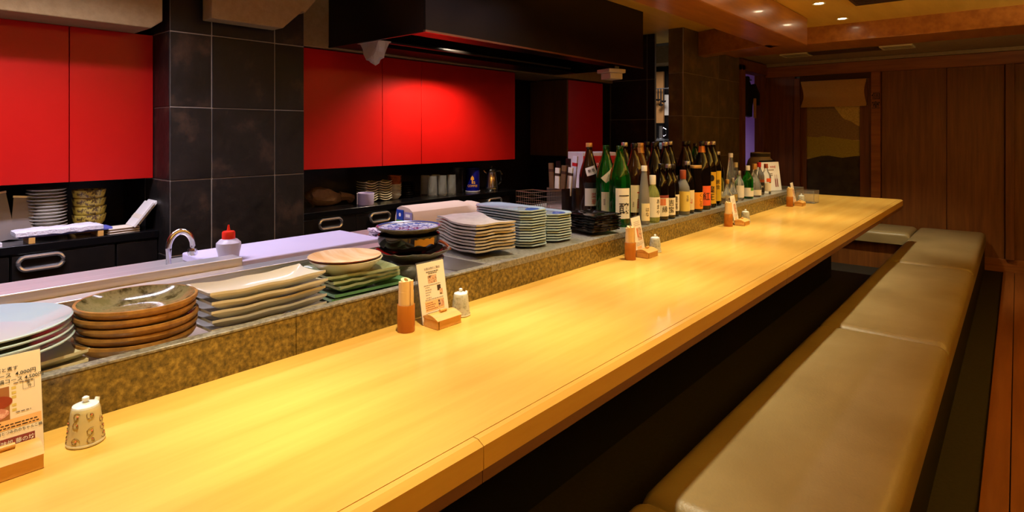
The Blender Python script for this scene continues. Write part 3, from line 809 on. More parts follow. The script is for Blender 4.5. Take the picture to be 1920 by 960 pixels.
# brown bowls with moss glaze inside
pr = [(0, 0.004), (0.052, 0.004), (0.054, 0.0), (0.060, 0.0), (0.064, 0.006), (0.100, 0.020), (0.116, 0.032), (0.1205, 0.040), (0.1195, 0.046), (0.114, 0.046), (0.108, 0.040), (0.085, 0.024), (0.055, 0.0195), (0, 0.0185)]
me_bb = MB().lathe(pr, 56, seg_m=[0] * 9 + [1] * 4).mesh('bowl', [m_brownglaze, m_mossglaze])
pile('brown_bowl', me_bb, -1.515, 0.468, TF + 0.001, 5, 0.0185, 'shallow brown stoneware bowl with green glaze, %s of its stack', 'bowl', 'brown glazed bowls', jit=0.003)

# white boat-shaped plates
def boat(u, v):
    ex = abs(2 * u - 1); ey = abs(2 * v - 1)
    x = (u - 0.5) * 0.128 * (0.90 + 0.10 * ey ** 2); y = (v - 0.5) * 0.305 * (0.95 + 0.05 * ex ** 2)
    z = 0.008 + 0.025 * max(ex ** 2.6, ey ** 5) + 0.006 * (ex * ey) ** 3 + 0.0010 * math.sin(v * 17) * ex
    return (x, y, z)
me_bo = MB().sheet(boat, 20, 36, 0.006).lathe([(0, 0.0), (0.030, 0.0), (0.034, 0.005), (0, 0.007)], 24, sy=2.4).mesh('plate', m_white)
pile('upturned_plate', me_bo, -1.476, 0.735, TF + 0.001, 5, 0.0212, 'white rectangular plate with upturned rim, %s of its stack', 'plate', 'white upturned rectangular plates', rz=R(2), jit=0.003, jr=0.02)

# green dishes
def slab_plate(lx, ly, rise, wave, seed, th=0.007, cut=0.0):
    def f(u, v):
        ex = abs(2 * u - 1); ey = abs(2 * v - 1); e = max(ex, ey)
        x = (u - 0.5) * lx; y = (v - 0.5) * ly
        if wave:
            x *= 1 + wave * 2.2 * mnoise.noise(Vector((u * 5, v * 5, seed))); y *= 1 + wave * 2.2 * mnoise.noise(Vector((u * 5 + 9, v * 5, seed)))
        z = 0.008 + rise * e ** 3 + wave * 0.10 * e * mnoise.noise(Vector((u * 6, v * 6, seed + 3)))
        return (x, y, z)
    return MB().sheet(f, 16, 16, th)
GX, GY = -1.545, 1.075
me = slab_plate(0.20, 0.262, 0.018, 0.0, 0, 0.008).mesh('plate', m_oribe)
for k in range(2):
    tag(inst('green_plate', me, (GX + 0.005, GY - 0.005, TF + 0.001 + k * 0.0135), R(-6 + 3 * k)), ('lower', 'upper')[k] + ' glossy dark green rectangular plate under the celadon dishes', 'plate', 'dark green rectangular plates')
for k in range(3):
    me = slab_plate(0.185, 0.225, 0.026, 0.035, 5 + k * 4).mesh('dish', m_celgreen)
    tag(inst('celadon_dish', me, (GX, GY - 0.02, TF + 0.026 + k * 0.0135), R(4 - 7 * k)), 'wavy edged celadon green dish, %s of three' % ('lowest', 'middle', 'topmost')[k], 'dish', 'wavy celadon dishes')
pr = [(0, 0.002), (0.034, 0.002), (0.036, 0), (0.042, 0), (0.046, 0.004), (0.080, 0.026), (0.106, 0.050), (0.1085, 0.055), (0.105, 0.056), (0.076, 0.032), (0.045, 0.034), (0, 0.034)]
tag(inst('cream_bowl', MB().lathe(pr, 48).mesh('bowl', m_cream), (GX - 0.005, 1.04, TF + 0.0605)), 'pale cream shallow bowl between the celadon dishes and the ochre plate', 'bowl')
pr = [(0, 0.002), (0.034, 0.002), (0.036, 0), (0.042, 0), (0.046, 0.004), (0.085, 0.015), (0.1065, 0.025), (0.108, 0.028), (0.104, 0.029), (0.08, 0.019), (0.045, 0.012), (0, 0.011)]
tag(inst('ochre_plate', MB().lathe(pr, 48, seg_m=[0] * 7 + [1, 1, 1, 1]).mesh('plate', [m_rust, m_creamwood]), (GX - 0.005, 1.035, TF + 0.096)), 'round plate with brushed ochre face and brown rim on the green dishes', 'plate')

# dark stack: grey base bowl, two ragged plates, black bowl, blue and white plate
DX, DY = -1.562, 1.292
def ragged(amp, seed):
    def wob(r, t, z):
        if r < 0.07: return r, 0.0
        k = (r - 0.07) / 0.06
        a = mnoise.noise(Vector((math.cos(t) * 2.6, math.sin(t) * 2.6, seed)))
        b = mnoise.noise(Vector((math.cos(t) * 7, math.sin(t) * 7, seed + 5)))
        return r * (1 + amp * k * (a + 0.5 * b)), amp * 0.10 * k * (a + 0.7 * b)
    return wob
pr = [(0, 0.003), (0.058, 0.003), (0.06, 0.0), (0.066, 0.0), (0.072, 0.008), (0.100, 0.045), (0.118, 0.066), (0.119, 0.071), (0.115, 0.071), (0.092, 0.046), (0.060, 0.040), (0, 0.038)]
tag(inst('ragged_grey_bowl', MB().lathe(pr, 64, wob=ragged(0.05, 2.0)).mesh('bowl', m_ashglaze), (DX, DY, TF + 0.001)), 'dark grey ragged edged bowl at the bottom of the blue and white plate stack', 'bowl')
pr = [(0, 0.003), (0.058, 0.003), (0.06, 0.0), (0.066, 0.0), (0.072, 0.006), (0.100, 0.022), (0.124, 0.036), (0.126, 0.041), (0.121, 0.042), (0.097, 0.027), (0.066, 0.012), (0, 0.011)]
o = thing('ragged_plate', 'ragged edged ash grey plate with rust coloured corner under the black bowl', 'plate', (DX + 0.006, DY + 0.012, TF + 0.062))
inst('body', MB().lathe(pr, 64, seg_m=[0] * 8 + [1] * 3, wob=ragged(0.09, 8.0)).mesh('body', [m_ashglaze, m_blackglaze]), (0, 0, 0), 0, o)
MB().tube([(0.126 * math.cos(a), 0.126 * math.sin(a), 0.0405 + 0.006 * math.sin(a * 5)) for a in [R(q) for q in range(52, 96, 4)]], 0.005, 6).build('rust_rim', m_rust, o)
pr = [(0, 0.003), (0.050, 0.003), (0.052, 0.0), (0.058, 0.0), (0.066, 0.006), (0.092, 0.018), (0.102, 0.036), (0.104, 0.062), (0.101, 0.064), (0.097, 0.060), (0.094, 0.036), (0.06, 0.012), (0, 0.010)]
o = thing('black_bowl', 'black glazed bowl with gold brushwork below the blue and white plate', 'bowl', (DX + 0.002, DY, TF + 0.092))
MB().lathe(pr, 56).build('body', m_blackglaze, o)
mb = MB()
vs = []; fs = []
for k in range(11):
    a = R(-30 + k * 4.2)
    for (r_, z_) in ((0.1030, 0.036 + 0.003 * math.sin(k)), (0.1050, 0.058 - 0.002 * math.sin(k * 2))):
        vs.append((r_ * math.cos(a), r_ * math.sin(a), z_))
for k in range(10): fs.append((2 * k, 2 * k + 2, 2 * k + 3, 2 * k + 1))
mb.add(vs, fs).build('gold_brushwork', m_gold, o)
o = thing('blue_white_plate', 'blue and white patterned porcelain plate on top of the dark stack', 'plate', (DX, DY, TF + 0.157))
pr = [(0, 0.002), (0.060, 0.002), (0.062, 0), (0.068, 0), (0.072, 0.004), (0.100, 0.013), (0.1085, 0.021), (0.109, 0.024), (0.106, 0.025), (0.098, 0.020), (0.072, 0.015), (0, 0.014)]
MB().lathe(pr, 64, seg_m=[0] * 8 + [1, 2, 2]).build('body', [m_ashglaze, m_white, m_bluewhite], o)
mb = MB()
for k in range(6):
    a = k * math.pi / 3 + 0.3
    for (r0, s_) in ((0.028, 0.016), (0.062, 0.012)):
        cx, cy = r0 * math.cos(a + (0 if r0 < .05 else .5)), r0 * math.sin(a + (0 if r0 < .05 else .5))
        for q in range(4):
            b_ = q * math.pi / 2 + a
            mb.add([(cx, cy, 0.0152), (cx + s_ * 0.45 * math.cos(b_ - 0.5), cy + s_ * 0.45 * math.sin(b_ - 0.5), 0.0152), (cx + s_ * math.cos(b_), cy + s_ * math.sin(b_), 0.0152), (cx + s_ * 0.45 * math.cos(b_ + 0.5), cy + s_ * 0.45 * math.sin(b_ + 0.5), 0.0152)], [(0, 1, 2, 3)])
mb.build('painted_flowers', mat('deep_cobalt', S(30, 40, 120), 0.15), o, smooth=0)
ring = MB().lathe([(0.1005, 0.0222), (0.105, 0.0252), (0.1052, 0.0256), (0.100, 0.0226)], 64)
ring.build('blue_rim', mat('rim_blue', S(70, 86, 150), 0.15), o)

# ------------------------------------------------------------------ dishes on the granite
GT = 0.822
def wplate(u, v):
    x = (u - 0.5) * 0.30; y = (v - 0.5) * 0.172
    x += 0.006 * math.sin(v * 9); y += 0.006 * math.sin(u * 8 + 1)
    return (x, y, 0.006 + 0.010 * max(abs(2 * u - 1), abs(2 * v - 1)) ** 4 + 0.008 * math.sin(u * 6.5 + 0.6) * (0.5 + v * 0.4))
for k in range(9):
    sd = k * 3.1
    def wp(u, v, sd=sd):
        x, y, z = wplate(u, v)
        return (x + 0.004 * mnoise.noise(Vector((u * 5, v * 5, sd))), y + 0.004 * mnoise.noise(Vector((u * 5, v * 5, sd + 7))), z + 0.0016 * mnoise.noise(Vector((u * 4, v * 4, sd + 2))))
    me = MB().sheet(wp, 18, 12, 0.0065).mesh('plate', m_wavy)
    o = inst('wavy_plate', me, (-1.585 + random.uniform(-.004, .004), 1.628 + random.uniform(-.004, .004), GT + 0.011 + k * 0.0116), R(-14 + random.uniform(-2, 2)))
    tag(o, 'wavy greyish white rectangular plate, %s of its stack' % order(8 - k, 9), 'plate', 'wavy white rectangular plates')
def octo(lx, ly):
    poly = rbx(-lx / 2, lx / 2, -ly / 2, ly / 2, 0.035)
    inner = [(x * 0.90, y * 0.84) for x, y in poly]; low = [(x * 0.86, y * 0.74) for x, y in poly]
    n = 8
    vs = [(x, y, 0.0130) for x, y in poly] + [(x, y, 0.0088) for x, y in poly] + [(x, y, 0.0) for x, y in low] + [(x * 0.985, y * 0.97, 0.0136) for x, y in poly] + [(x, y, 0.0094) for x, y in inner]
    fs = []
    for i in range(n):
        j = (i + 1) % n
        fs += [(i, j, n + j, n + i), (n + i, n + j, 2 * n + j, 2 * n + i), (i, j, 3 * n + j, 3 * n + i), (3 * n + i, 3 * n + j, 4 * n + j, 4 * n + i)]
    fs += [tuple(range(2 * n, 3 * n)), tuple(range(4 * n, 5 * n))]
    return MB().add(vs, fs)
me_oc = octo(0.325, 0.148).mesh('plate', m_celadon, 30)
def motif(o):
    mb = MB()
    pts = [(0.155, -0.020), (0.15, 0.012), (0.135, 0.034), (0.112, 0.046), (0.085, 0.040), (0.078, 0.022), (0.088, 0.002), (0.100, -0.010), (0.112, -0.026), (0.130, -0.034)]
    pts = [(min(x, 0.142), y) for x, y in pts]
    mb.add([(x, y, 0.0108) for x, y in pts], [tuple(range(len(pts)))])
    mb.build('painted_motif', m_cobalt, o, smooth=0)
    c_ = MB()
    c_.tube([(0.07, 0.035, 0.0104), (0.055, 0.02, 0.0104), (0.045, 0.03, 0.0104), (0.035, 0.012, 0.0104), (0.045, 0.002, 0.0104)], 0.0011, 4)
    c_.build('painted_vine', m_greyink, o)
st = pile('blue_motif_plate', me_oc, -1.585, 1.845, GT + 0.001, 14, 0.0104, 'pale blue cut corner plate, %s of the taller stack', 'plate', 'pale blue cut corner plates', rz=R(-5), jit=0.003, jr=0.012)
motif(st[-1])
st = pile('blue_motif_plate', me_oc, -1.580, 2.012, GT + 0.001, 11, 0.0104, 'pale blue cut corner plate, %s of the shorter stack', 'plate', 'pale blue cut corner plates', rz=R(-5), jit=0.003, jr=0.012)
motif(st[-1])
for k in range(7):
    me = slab_plate(0.20, 0.175, 0.012, 0.035, 20 + k * 3, 0.006).mesh('plate', m_blackplate)
    o = inst('black_plate', me, (-1.475 + random.uniform(-.006, .006), 2.275 + random.uniform(-.006, .006), GT + 0.003 + k * 0.0108), R(-12 + random.uniform(-5, 5)))
    tag(o, 'glossy black wavy square plate, %s of its stack' % order(6 - k, 7), 'plate', 'black wavy plates')

# ------------------------------------------------------------------ bottles
PROF = {
    'issho': ([(0, .006), (.040, .004), (.044, .0), (.0505, .004), (.0525, .018), (.0525, .212), (.0515, .230), (.047, .254), (.038, .284), (.0285, .312), (.0205, .340), (.0165, .362), (.0150, .376), (.0168, .378), (.0168, .386), (.0145, .388), (0, .388)], .376, .398, .0172),
    'mid': ([(0, .004), (.030, .003), (.033, 0), (.0365, .004), (.0375, .014), (.0375, .160), (.0360, .178), (.0285, .204), (.0195, .228), (.0150, .248), (.0138, .272), (.0152, .274), (.0152, .281), (.0130, .282), (0, .282)], .270, .290, .0158),
    'squat': ([(0, .004), (.029, .003), (.032, 0), (.0345, .004), (.0355, .012), (.0355, .128), (.0335, .146), (.0250, .166), (.0165, .182), (.0140, .196), (.0140, .214), (.0, .214)], .190, .236, .0165),
    'slim': ([(0, .004), (.020, .003), (.023, 0), (.0255, .004), (.0260, .012), (.0260, .110), (.0240, .150), (.0185, .205), (.0150, .240), (.0125, .262), (.0125, .275), (0, .275)], .262, .288, .0145),
    'gin': ([(0, .004), (.030, .003), (.034, 0), (.0375, .004), (.0385, .012), (.0385, .125), (.0375, .142), (.0310, .160), (.0205, .176), (.0148, .190), (.0135, .205), (.0135, .226), (0, .226)], .205, .240, .0155),
    'round': ([(0, .004), (.030, .003), (.036, 0), (.042, .010), (.0445, .040), (.0425, .075), (.0330, .105), (.0210, .128), (.0145, .150), (.0125, .180), (.0145, .184), (.0145, .192), (0, .192)], .178, .215, .0165),
    'jarbottle': ([(0, .004), (.030, .003), (.034, 0), (.0395, .006), (.0405, .020), (.0405, .135), (.0400, .160), (.0365, .205), (.0345, .245), (.0350, .262), (.0330, .266), (0, .266)], .255, .280, .0375),
}
PM = {}
def bottle(x, y, kind, glass, cap, lab, papers=(), sc_=1.0, neck=None):
    prof, c0, c1, cr = PROF[kind]
    key = (kind, glass.name, sc_)
    if key not in PM:
        PM[key] = MB().lathe([(r * sc_, z * sc_) for r, z in prof], 28).mesh('glass', glass, 50)
    t = thing('bottle', lab, 'bottle', (x, y, GT + 0.0005), group='bottles on the granite ledge')
    inst('glass', PM[key], (0, 0, 0), 0, t)
    if cap is not None:
        MB().lathe([(0, c1 * sc_), (cr * sc_ * 0.93, c1 * sc_), (cr * sc_, (c1 - .002) * sc_), (cr * sc_, c0 * sc_), (0, c0 * sc_)], 20).build('cap', cap, t)
    if neck is not None:
        a, b, m_ = neck
        rr = lambda z: max(r for r, zz in [(np_r(prof, z / sc_) * sc_, z)])
        MB().lathe([(rr(a) + .0012, a), (rr((a + b) / 2) + .0012, (a + b) / 2), (rr(b) + .0012, b)], 20).build('neck_foil', m_, t)
    for pp in papers:
        z0, z1, ac, aw, pm = pp[:5]
        rad = max(np_r(prof, z0 / sc_), np_r(prof, z1 / sc_)) * sc_ + 0.0004
        lb = MB().patch(rad, R(ac - aw / 2), R(ac + aw / 2), z0, z1, 12).build('label', pm, t)
        if len(pp) > 5:
            for (txt, sz, dx, z, ink) in pp[5]:
                mb = MB()
                rt = rad + 0.0012
                put_text(mb, txt, sz, lambda u, v: (rt * math.cos(R(ac) + (u + dx) / rt), rt * math.sin(R(ac) + (u + dx) / rt), z + v), 1.05)
                mb.build('lettering', ink, lb, smooth=0)
    return t
def np_r(prof, z):
    best = 0
    for (r0, z0), (r1, z1) in zip(prof, prof[1:]):
        if z0 <= z <= z1 and z1 > z0:
            best = max(best, r0 + (r1 - r0) * (z - z0) / (z1 - z0))
    return best
A0 = -46   # labels look towards the guests
I = m_ink
# front row of large sake bottles
b = bottle(-1.700, 2.61, 'issho', m_brownglass, m_capgold, 'brown sake bottle with gold cap and a torn shoulder label, leftmost of the bottles', [(.075, .165, A0 + 4, 78, m_labelwhite, [('\u83dc\n\u83ef', .030, .012, .110, m_redink)]), (.165, .195, A0 + 4, 78, m_ink)])
def slant_label(b, m, texts, z, turn, ac, wd=.055, hg=.042, r=.045):
    """a paper band stuck aslant on the shoulder"""
    mb = MB(); vs = []; n = 8; fs = []
    for k in range(n + 1):
        for j in range(5):
            u = (k / n - .5) * wd; v = (j / 4 - .5) * hg
            uu = u * math.cos(turn) - v * math.sin(turn); vv = u * math.sin(turn) + v * math.cos(turn)
            rr = np_r(PROF['issho'][0], z + vv) + 0.0014
            a = R(ac) + uu / r
            vs.append((rr * math.cos(a), rr * math.sin(a), z + vv))
    for k in range(n):
        for j in range(4):
            q = k * 5 + j
            fs.append((q, q + 5, q + 6, q + 1))
    mb.add(vs, fs)
    lb = mb.build('shoulder_label', m, b)
    for (txt, sz, ink) in texts:
        tb = MB()
        def fn(x, y):
            uu = x * math.cos(turn) - y * math.sin(turn); vv = x * math.sin(turn) + y * math.cos(turn)
            rr = np_r(PROF['issho'][0], z + vv) + 0.0022; a = R(ac) + uu / r
            return (rr * math.cos(a), rr * math.sin(a), z + vv)
        put_text(tb, txt, sz, fn); tb.build('lettering', ink, lb, smooth=0)
slant_label(b, m_labelwhite, [('\u65b0\u9152', .018, I)], .255, .3, A0 + 4)
b = bottle(-1.585, 2.589, 'issho', m_green, None, 'green sake bottle with a slanted cream shoulder band, left of the other green bottle', [(.055, .155, A0 + 4, 84, m_labelcream, [('\u56fd\n\u4e00', .040, .022, .105, I), ('\u7d14\u7c73\u9152'.replace('', '\n').strip(), .010, -.024, .105, m_greyink)])])
slant_label(b, m_labelcream, [('\u5c71', .016, I)], .238, .75, A0 + 8, .075, .034)
b = bottle(-1.468, 2.525, 'issho', m_green, None, 'green sake bottle with large white brush lettered label at the front', [(.040, .185, A0 + 4, 80, m_labelwhite, [('\u4e00\n\u91b8', .056, .006, .115, I)])])
bottle(-1.640, 2.872, 'issho', m_darkglass, m_capsilver, 'near black sake bottle with silver cap behind the second green bottle', [(.20, .24, A0, 60, m_labelcream)])
bottle(-1.470, 2.672, 'issho', m_brownglass, m_capblack, 'brown sake bottle with cream label and red brush lettering', [(.055, .190, A0 + 8, 84, m_labelcream, [('\u4e00\n\u91b8', .052, .016, .122, m_redink), ('\u5927\u541f\u91b8'.replace('', '\n').strip(), .009, -.026, .095, m_greyink)])])
bottle(-1.505, 2.800, 'issho', mat('amber_glass', S(110, 58, 20), 0.08, trans=0.4), m_capgold, 'amber bottle with gold cap behind the red lettered bottle', neck=(.345, .375, m_capgold))
# mid-size bottles along the front edge
bottle(-1.397, 2.637, 'slim', m_frost, m_bone, 'slim frosted grey bottle with white cap and cream label', [(.020, .105, A0 + 10, 110, m_labelcream, [('\u306f\n\u306a', .022, .004, .062, I)])])
bottle(-1.402, 2.735, 'squat', m_palegreen, m_labelwhite, 'pale yellow green bottle with white cap and white label', [(.028, .128, A0 + 10, 120, m_labelwhite, [('\u3042\u307e\u306e', .001, 0, .01, I), ('\u3042\n\u307e\n\u3084', .026, .014, .078, I)])])
bottle(-1.405, 2.835, 'mid', m_darkglass, m_capblack, 'dark bottle with white and coral picture label beside the pale green bottle', [(.022, .115, A0 + 8, 120, m_labelwhite, [('\u7e01', .034, .004, .055, I)]), (.115, .130, A0 + 8, 120, m_maroon), (.078, .112, A0 - 4, 50, m_flower)])
bottle(-1.405, 2.918, 'mid', m_darkglass, m_capsilver, 'dark bottle with white lettering directly right of the coral label bottle', [(.020, .110, A0 + 8, 100, m_labelwhite, [('\u5409\n\u5b9d', .034, .0, .064, I)])], .98)
bottle(-1.425, 3.010, 'mid', m_darkglass, m_capblack, 'dark bottle with white calligraphy label left of the grey yellow labelled bottle', [(.030, .118, A0 + 6, 100, m_labelwhite, [('\u8c4a\n\u559c', .036, .0, .072, I)])], .96)
bottle(-1.404, 3.095, 'squat', m_frost, m_capbrown, 'frosted grey bottle with tall pale yellow label', [(.022, .130, A0 + 4, 120, m_labelpale, [('\u7389\n\u9732', .018, .012, .09, m_greyink)])], 1.04)
bottle(-1.415, 3.180, 'mid', m_darkglass, m_capsilver, 'dark bottle with beige label and red print left of the orange label', [(.020, .130, A0, 110, m_labelcream, [('\u5c71', .036, 0, .07, m_redink)])], 1.0)
b = bottle(-1.408, 3.272, 'jarbottle', m_darkglass, None, 'black bottle with wide neck, gold rim and bright orange label', [(.018, .112, A0 + 4, 112, m_labelorange, [('\u304f\n\u3058\n\u3089', .026, .016, .066, I)])])
MB().lathe([(.0335, .266), (.0358, .262), (.0352, .252), (.0343, .246)], 24).build('rim_band', m_capgold, b)
b = bottle(-1.424, 3.400, 'issho', m_darkglass, m_capblack, 'tall dark bottle with copper neck foil and vermilion label', [(.025, .140, A0 - 4, 105, m_labelred, [('\u7d05', .05, .012, .075, I)])], neck=(.335, .372, m_copper))
bottle(-1.436, 3.515, 'issho', m_darkglass, m_capsilver, 'tall dark bottle with ochre label and round black crest', [(.025, .215, A0 - 6, 100, mat('ochre_label', S(214, 166, 40), 0.6), [('\u25cf', .05, .010, .175, I), ('\u9b54\n\u738b', .044, .010, .085, I)])])
bottle(-1.450, 3.632, 'issho', m_darkglass, m_capsilver, 'tall dark bottle with plain bright yellow label', [(.030, .215, A0 - 8, 105, m_labelyellow, [('\u9ec4\n\u91d1', .03, .020, .13, I)])])
# back rows of tall dark bottles
for (x, y, g, cp, lab) in (
    (-1.690, 3.226, m_darkglass, m_capblack, 'tall near black bottle in the back row behind the slim frosted bottle'),
    (-1.738, 3.445, m_darkglass, m_capblack, 'tall near black bottle deepest in the back row'),
    (-1.545, 3.165, m_darkglass, m_capsilver, 'tall near black bottle with silver cap in the back row left of its pair'),
    (-1.629, 3.405, m_darkglass, m_capsilver, 'tall near black bottle with silver cap in the back row right of its pair'),
    (-1.585, 3.520, m_brownglass, m_capblack, 'tall dark brown bottle behind the yellow labelled frosted bottle'),
    (-1.630, 3.672, m_darkglass, m_capblack, 'tall near black bottle behind the beige labelled bottle'),
    (-1.600, 3.835, m_darkglass, m_capblack, 'tall near black bottle directly left of the copper foil neck')):
    bottle(x, y, 'issho', g, cp, lab, [(.06, .19, A0, 80, m_labelwhite)])
bottle(-1.700, 3.95, 'issho', m_green, m_capblack, 'slender dark green bottle in the back row beside the copper foil neck', [], .95)
bottle(-1.52, 2.985, 'issho', m_darkglass, m_capblack, 'tall near black bottle between the amber bottle and the dark mid size bottles', [(.06, .19, A0, 80, m_labelcream)])
# spirits at the far end
bottle(-1.545, 3.955, 'mid', m_darkglass, m_capsilver, 'black bottle with silver cap right of the yellow labelled bottle', [(.04, .12, A0, 90, m_labelcream)], 1.12)
bottle(-1.402, 3.745, 'round', m_clear, m_capgold, 'small round clear bottle with white label at the foot of the yellow labelled bottle', [(.012, .055, A0, 80, m_labelwhite, [('\u25cf', .016, 0, .034, m_greyink)])], .72)
bottle(-1.490, 3.815, 'gin', m_olive, m_capgold, 'olive bottle with beaded gold neck', [(.03, .07, A0, 80, m_labelcream)], .96, neck=(.17, .20, m_capgold))
bottle(-1.405, 3.850, 'round', m_clear, m_capsilver, 'small round clear bottle with gold label next to the white labelled one', [(.012, .055, A0, 80, mat('dull_gold_label', S(168, 140, 60), 0.6))], .74)
bottle(-1.500, 4.070, 'slim', m_clear, m_bone, 'tall clear bottle with round white stopper and frosted label', [(.02, .12, A0, 120, m_frost)], 1.08)
bottle(-1.420, 4.005, 'gin', m_clear, m_capsilver, 'clear bottle with white label in front of the tall clear one', [(.02, .10, A0, 110, m_labelwhite)], .82)
bottle(-1.415, 4.160, 'gin', m_green, m_bone, 'green glass bottle with white and green label', [(.015, .075, A0, 130, m_labelwhite), (.055, .075, A0 + 30, 50, m_labelgreen)], .94)
bottle(-1.530, 4.250, 'gin', m_clear, m_bone, 'clear bottle with white cap behind the green gin bottle', [(.02, .11, A0, 110, m_labelwhite)], 1.0)
bottle(-1.420, 4.310, 'round', m_clear, m_capgold, 'rounded clear bottle with tall yellow cap', [(.012, .05, A0, 90, m_labelwhite)], 1.08)
bottle(-1.440, 4.470, 'gin', m_clear, m_capred, 'clear bottle with red cap and black label', [(.02, .09, A0, 110, m_ink, [('CH', .022, 0, .06, m_labelwhite)]), (.092, .112, A0, 100, m_capbrown)], .98)
bottle(-1.520, 4.400, 'round', m_green, m_capblack, 'short green liqueur bottle left of the brown capped bottle', [], .8)
bottle(-1.425, 4.580, 'gin', m_clear, m_capbrown, 'clear bottle with brown cap and red emblem on its shoulder', [(.02, .08, A0, 110, m_labelwhite), (.088, .115, A0 + 10, 60, m_labelred)], .92)

# ---- menus and jar at the far end of the ledge
o = thing('wine_menu', 'white menu card with red heading standing behind the brown capped bottle', 'menu', (-1.445, 4.80, GT + 0.001), R(-22))
Mt = Matrix.Rotation(R(-8), 4, 'Y')
MB().box(-0.002, 0.002, -0.105, 0.105, 0.0, 0.225, M=Mt).build('card', m_paperwhite, o)
mb = MB(); put_text(mb, 'RED  WINE', .026, lambda x, y: Mt @ Vector((0.003, x, 0.185 + y))); mb.build('heading', m_redink, o, smooth=0)
mb = MB()
for k, z in enumerate((0.16, 0.13, 0.118)):
    mb.add([Mt @ Vector((0.003, -0.05 if k else -0.07, z)), Mt @ Vector((0.003, 0.02 if k else 0.04, z)), Mt @ Vector((0.003, 0.02 if k else 0.04, z + .006)), Mt @ Vector((0.003, -0.05 if k else -0.07, z + .006))], [(0, 1, 2, 3)])
mb.build('text_lines', m_greyink, o, smooth=0)
mb = MB()
for yy in (0.045, 0.065):
    q = [(-.006, .03), (.006, .03), (.006, .085), (.002, .10), (.002, .125), (-.002, .125), (-.002, .10), (-.006, .085)]
    mb.add([Mt @ Vector((0.003, yy + a, b_)) for a, b_ in q], [tuple(range(8))])
mb.build('bottle_picture', m_maroon, o, smooth=0)
MB().box(-0.05, -0.046, -0.09, 0.09, 0.0, 0.235).build('backing', m_capblack, o)
MB().box(-0.046, 0.01, -0.09, 0.09, 0.0, 0.004).build('foot', m_acrylic, o)
o = thing('stoneware_jar', 'large dark ribbed stoneware jar with wide neck at the ledge end', 'jar', (-1.60, 5.00, GT + 0.001))
pr = [(0, 0.004), (0.062, 0.0), (0.075, 0.006)]
for k in range(15):
    u = k / 14
    pr.append((0.078 + 0.033 * math.sin(math.pi * (0.1 + u * 0.78)) + 0.0016 * (k % 2), 0.02 + 0.215 * u))
pr += [(0.080, 0.244), (0.076, 0.250), (0.074, 0.285), (0.077, 0.290), (0.072, 0.291), (0.068, 0.25), (0.06, 0.20), (0, 0.19)]
MB().lathe(pr, 40).build('body', m_jar, o)
MB().lathe([(0.0745, 0.256), (0.0765, 0.258), (0.0765, 0.282), (0.0745, 0.284)], 40).build('collar', mat('jar_collar', S(60, 52, 42), 0.5), o)
ab = thing('acrylic_box', 'clear open acrylic box on the counter at the end of the ledge', 'box', (-1.272, 5.10, CT + 0.001), R(-4))
MB().box(-0.07, 0.07, -0.06, 0.06, 0.0, 0.003).build('floor', m_acrylic, ab)
for (a, b_, c_, d_) in ((-0.07, 0.07, -0.06, -0.057), (-0.07, 0.07, 0.057, 0.06), (-0.07, -0.067, -0.057, 0.057), (0.067, 0.07, -0.057, 0.057)):
    MB().box(a, b_, c_, d_, 0.003, 0.10).build('wall', m_acrylic, ab)

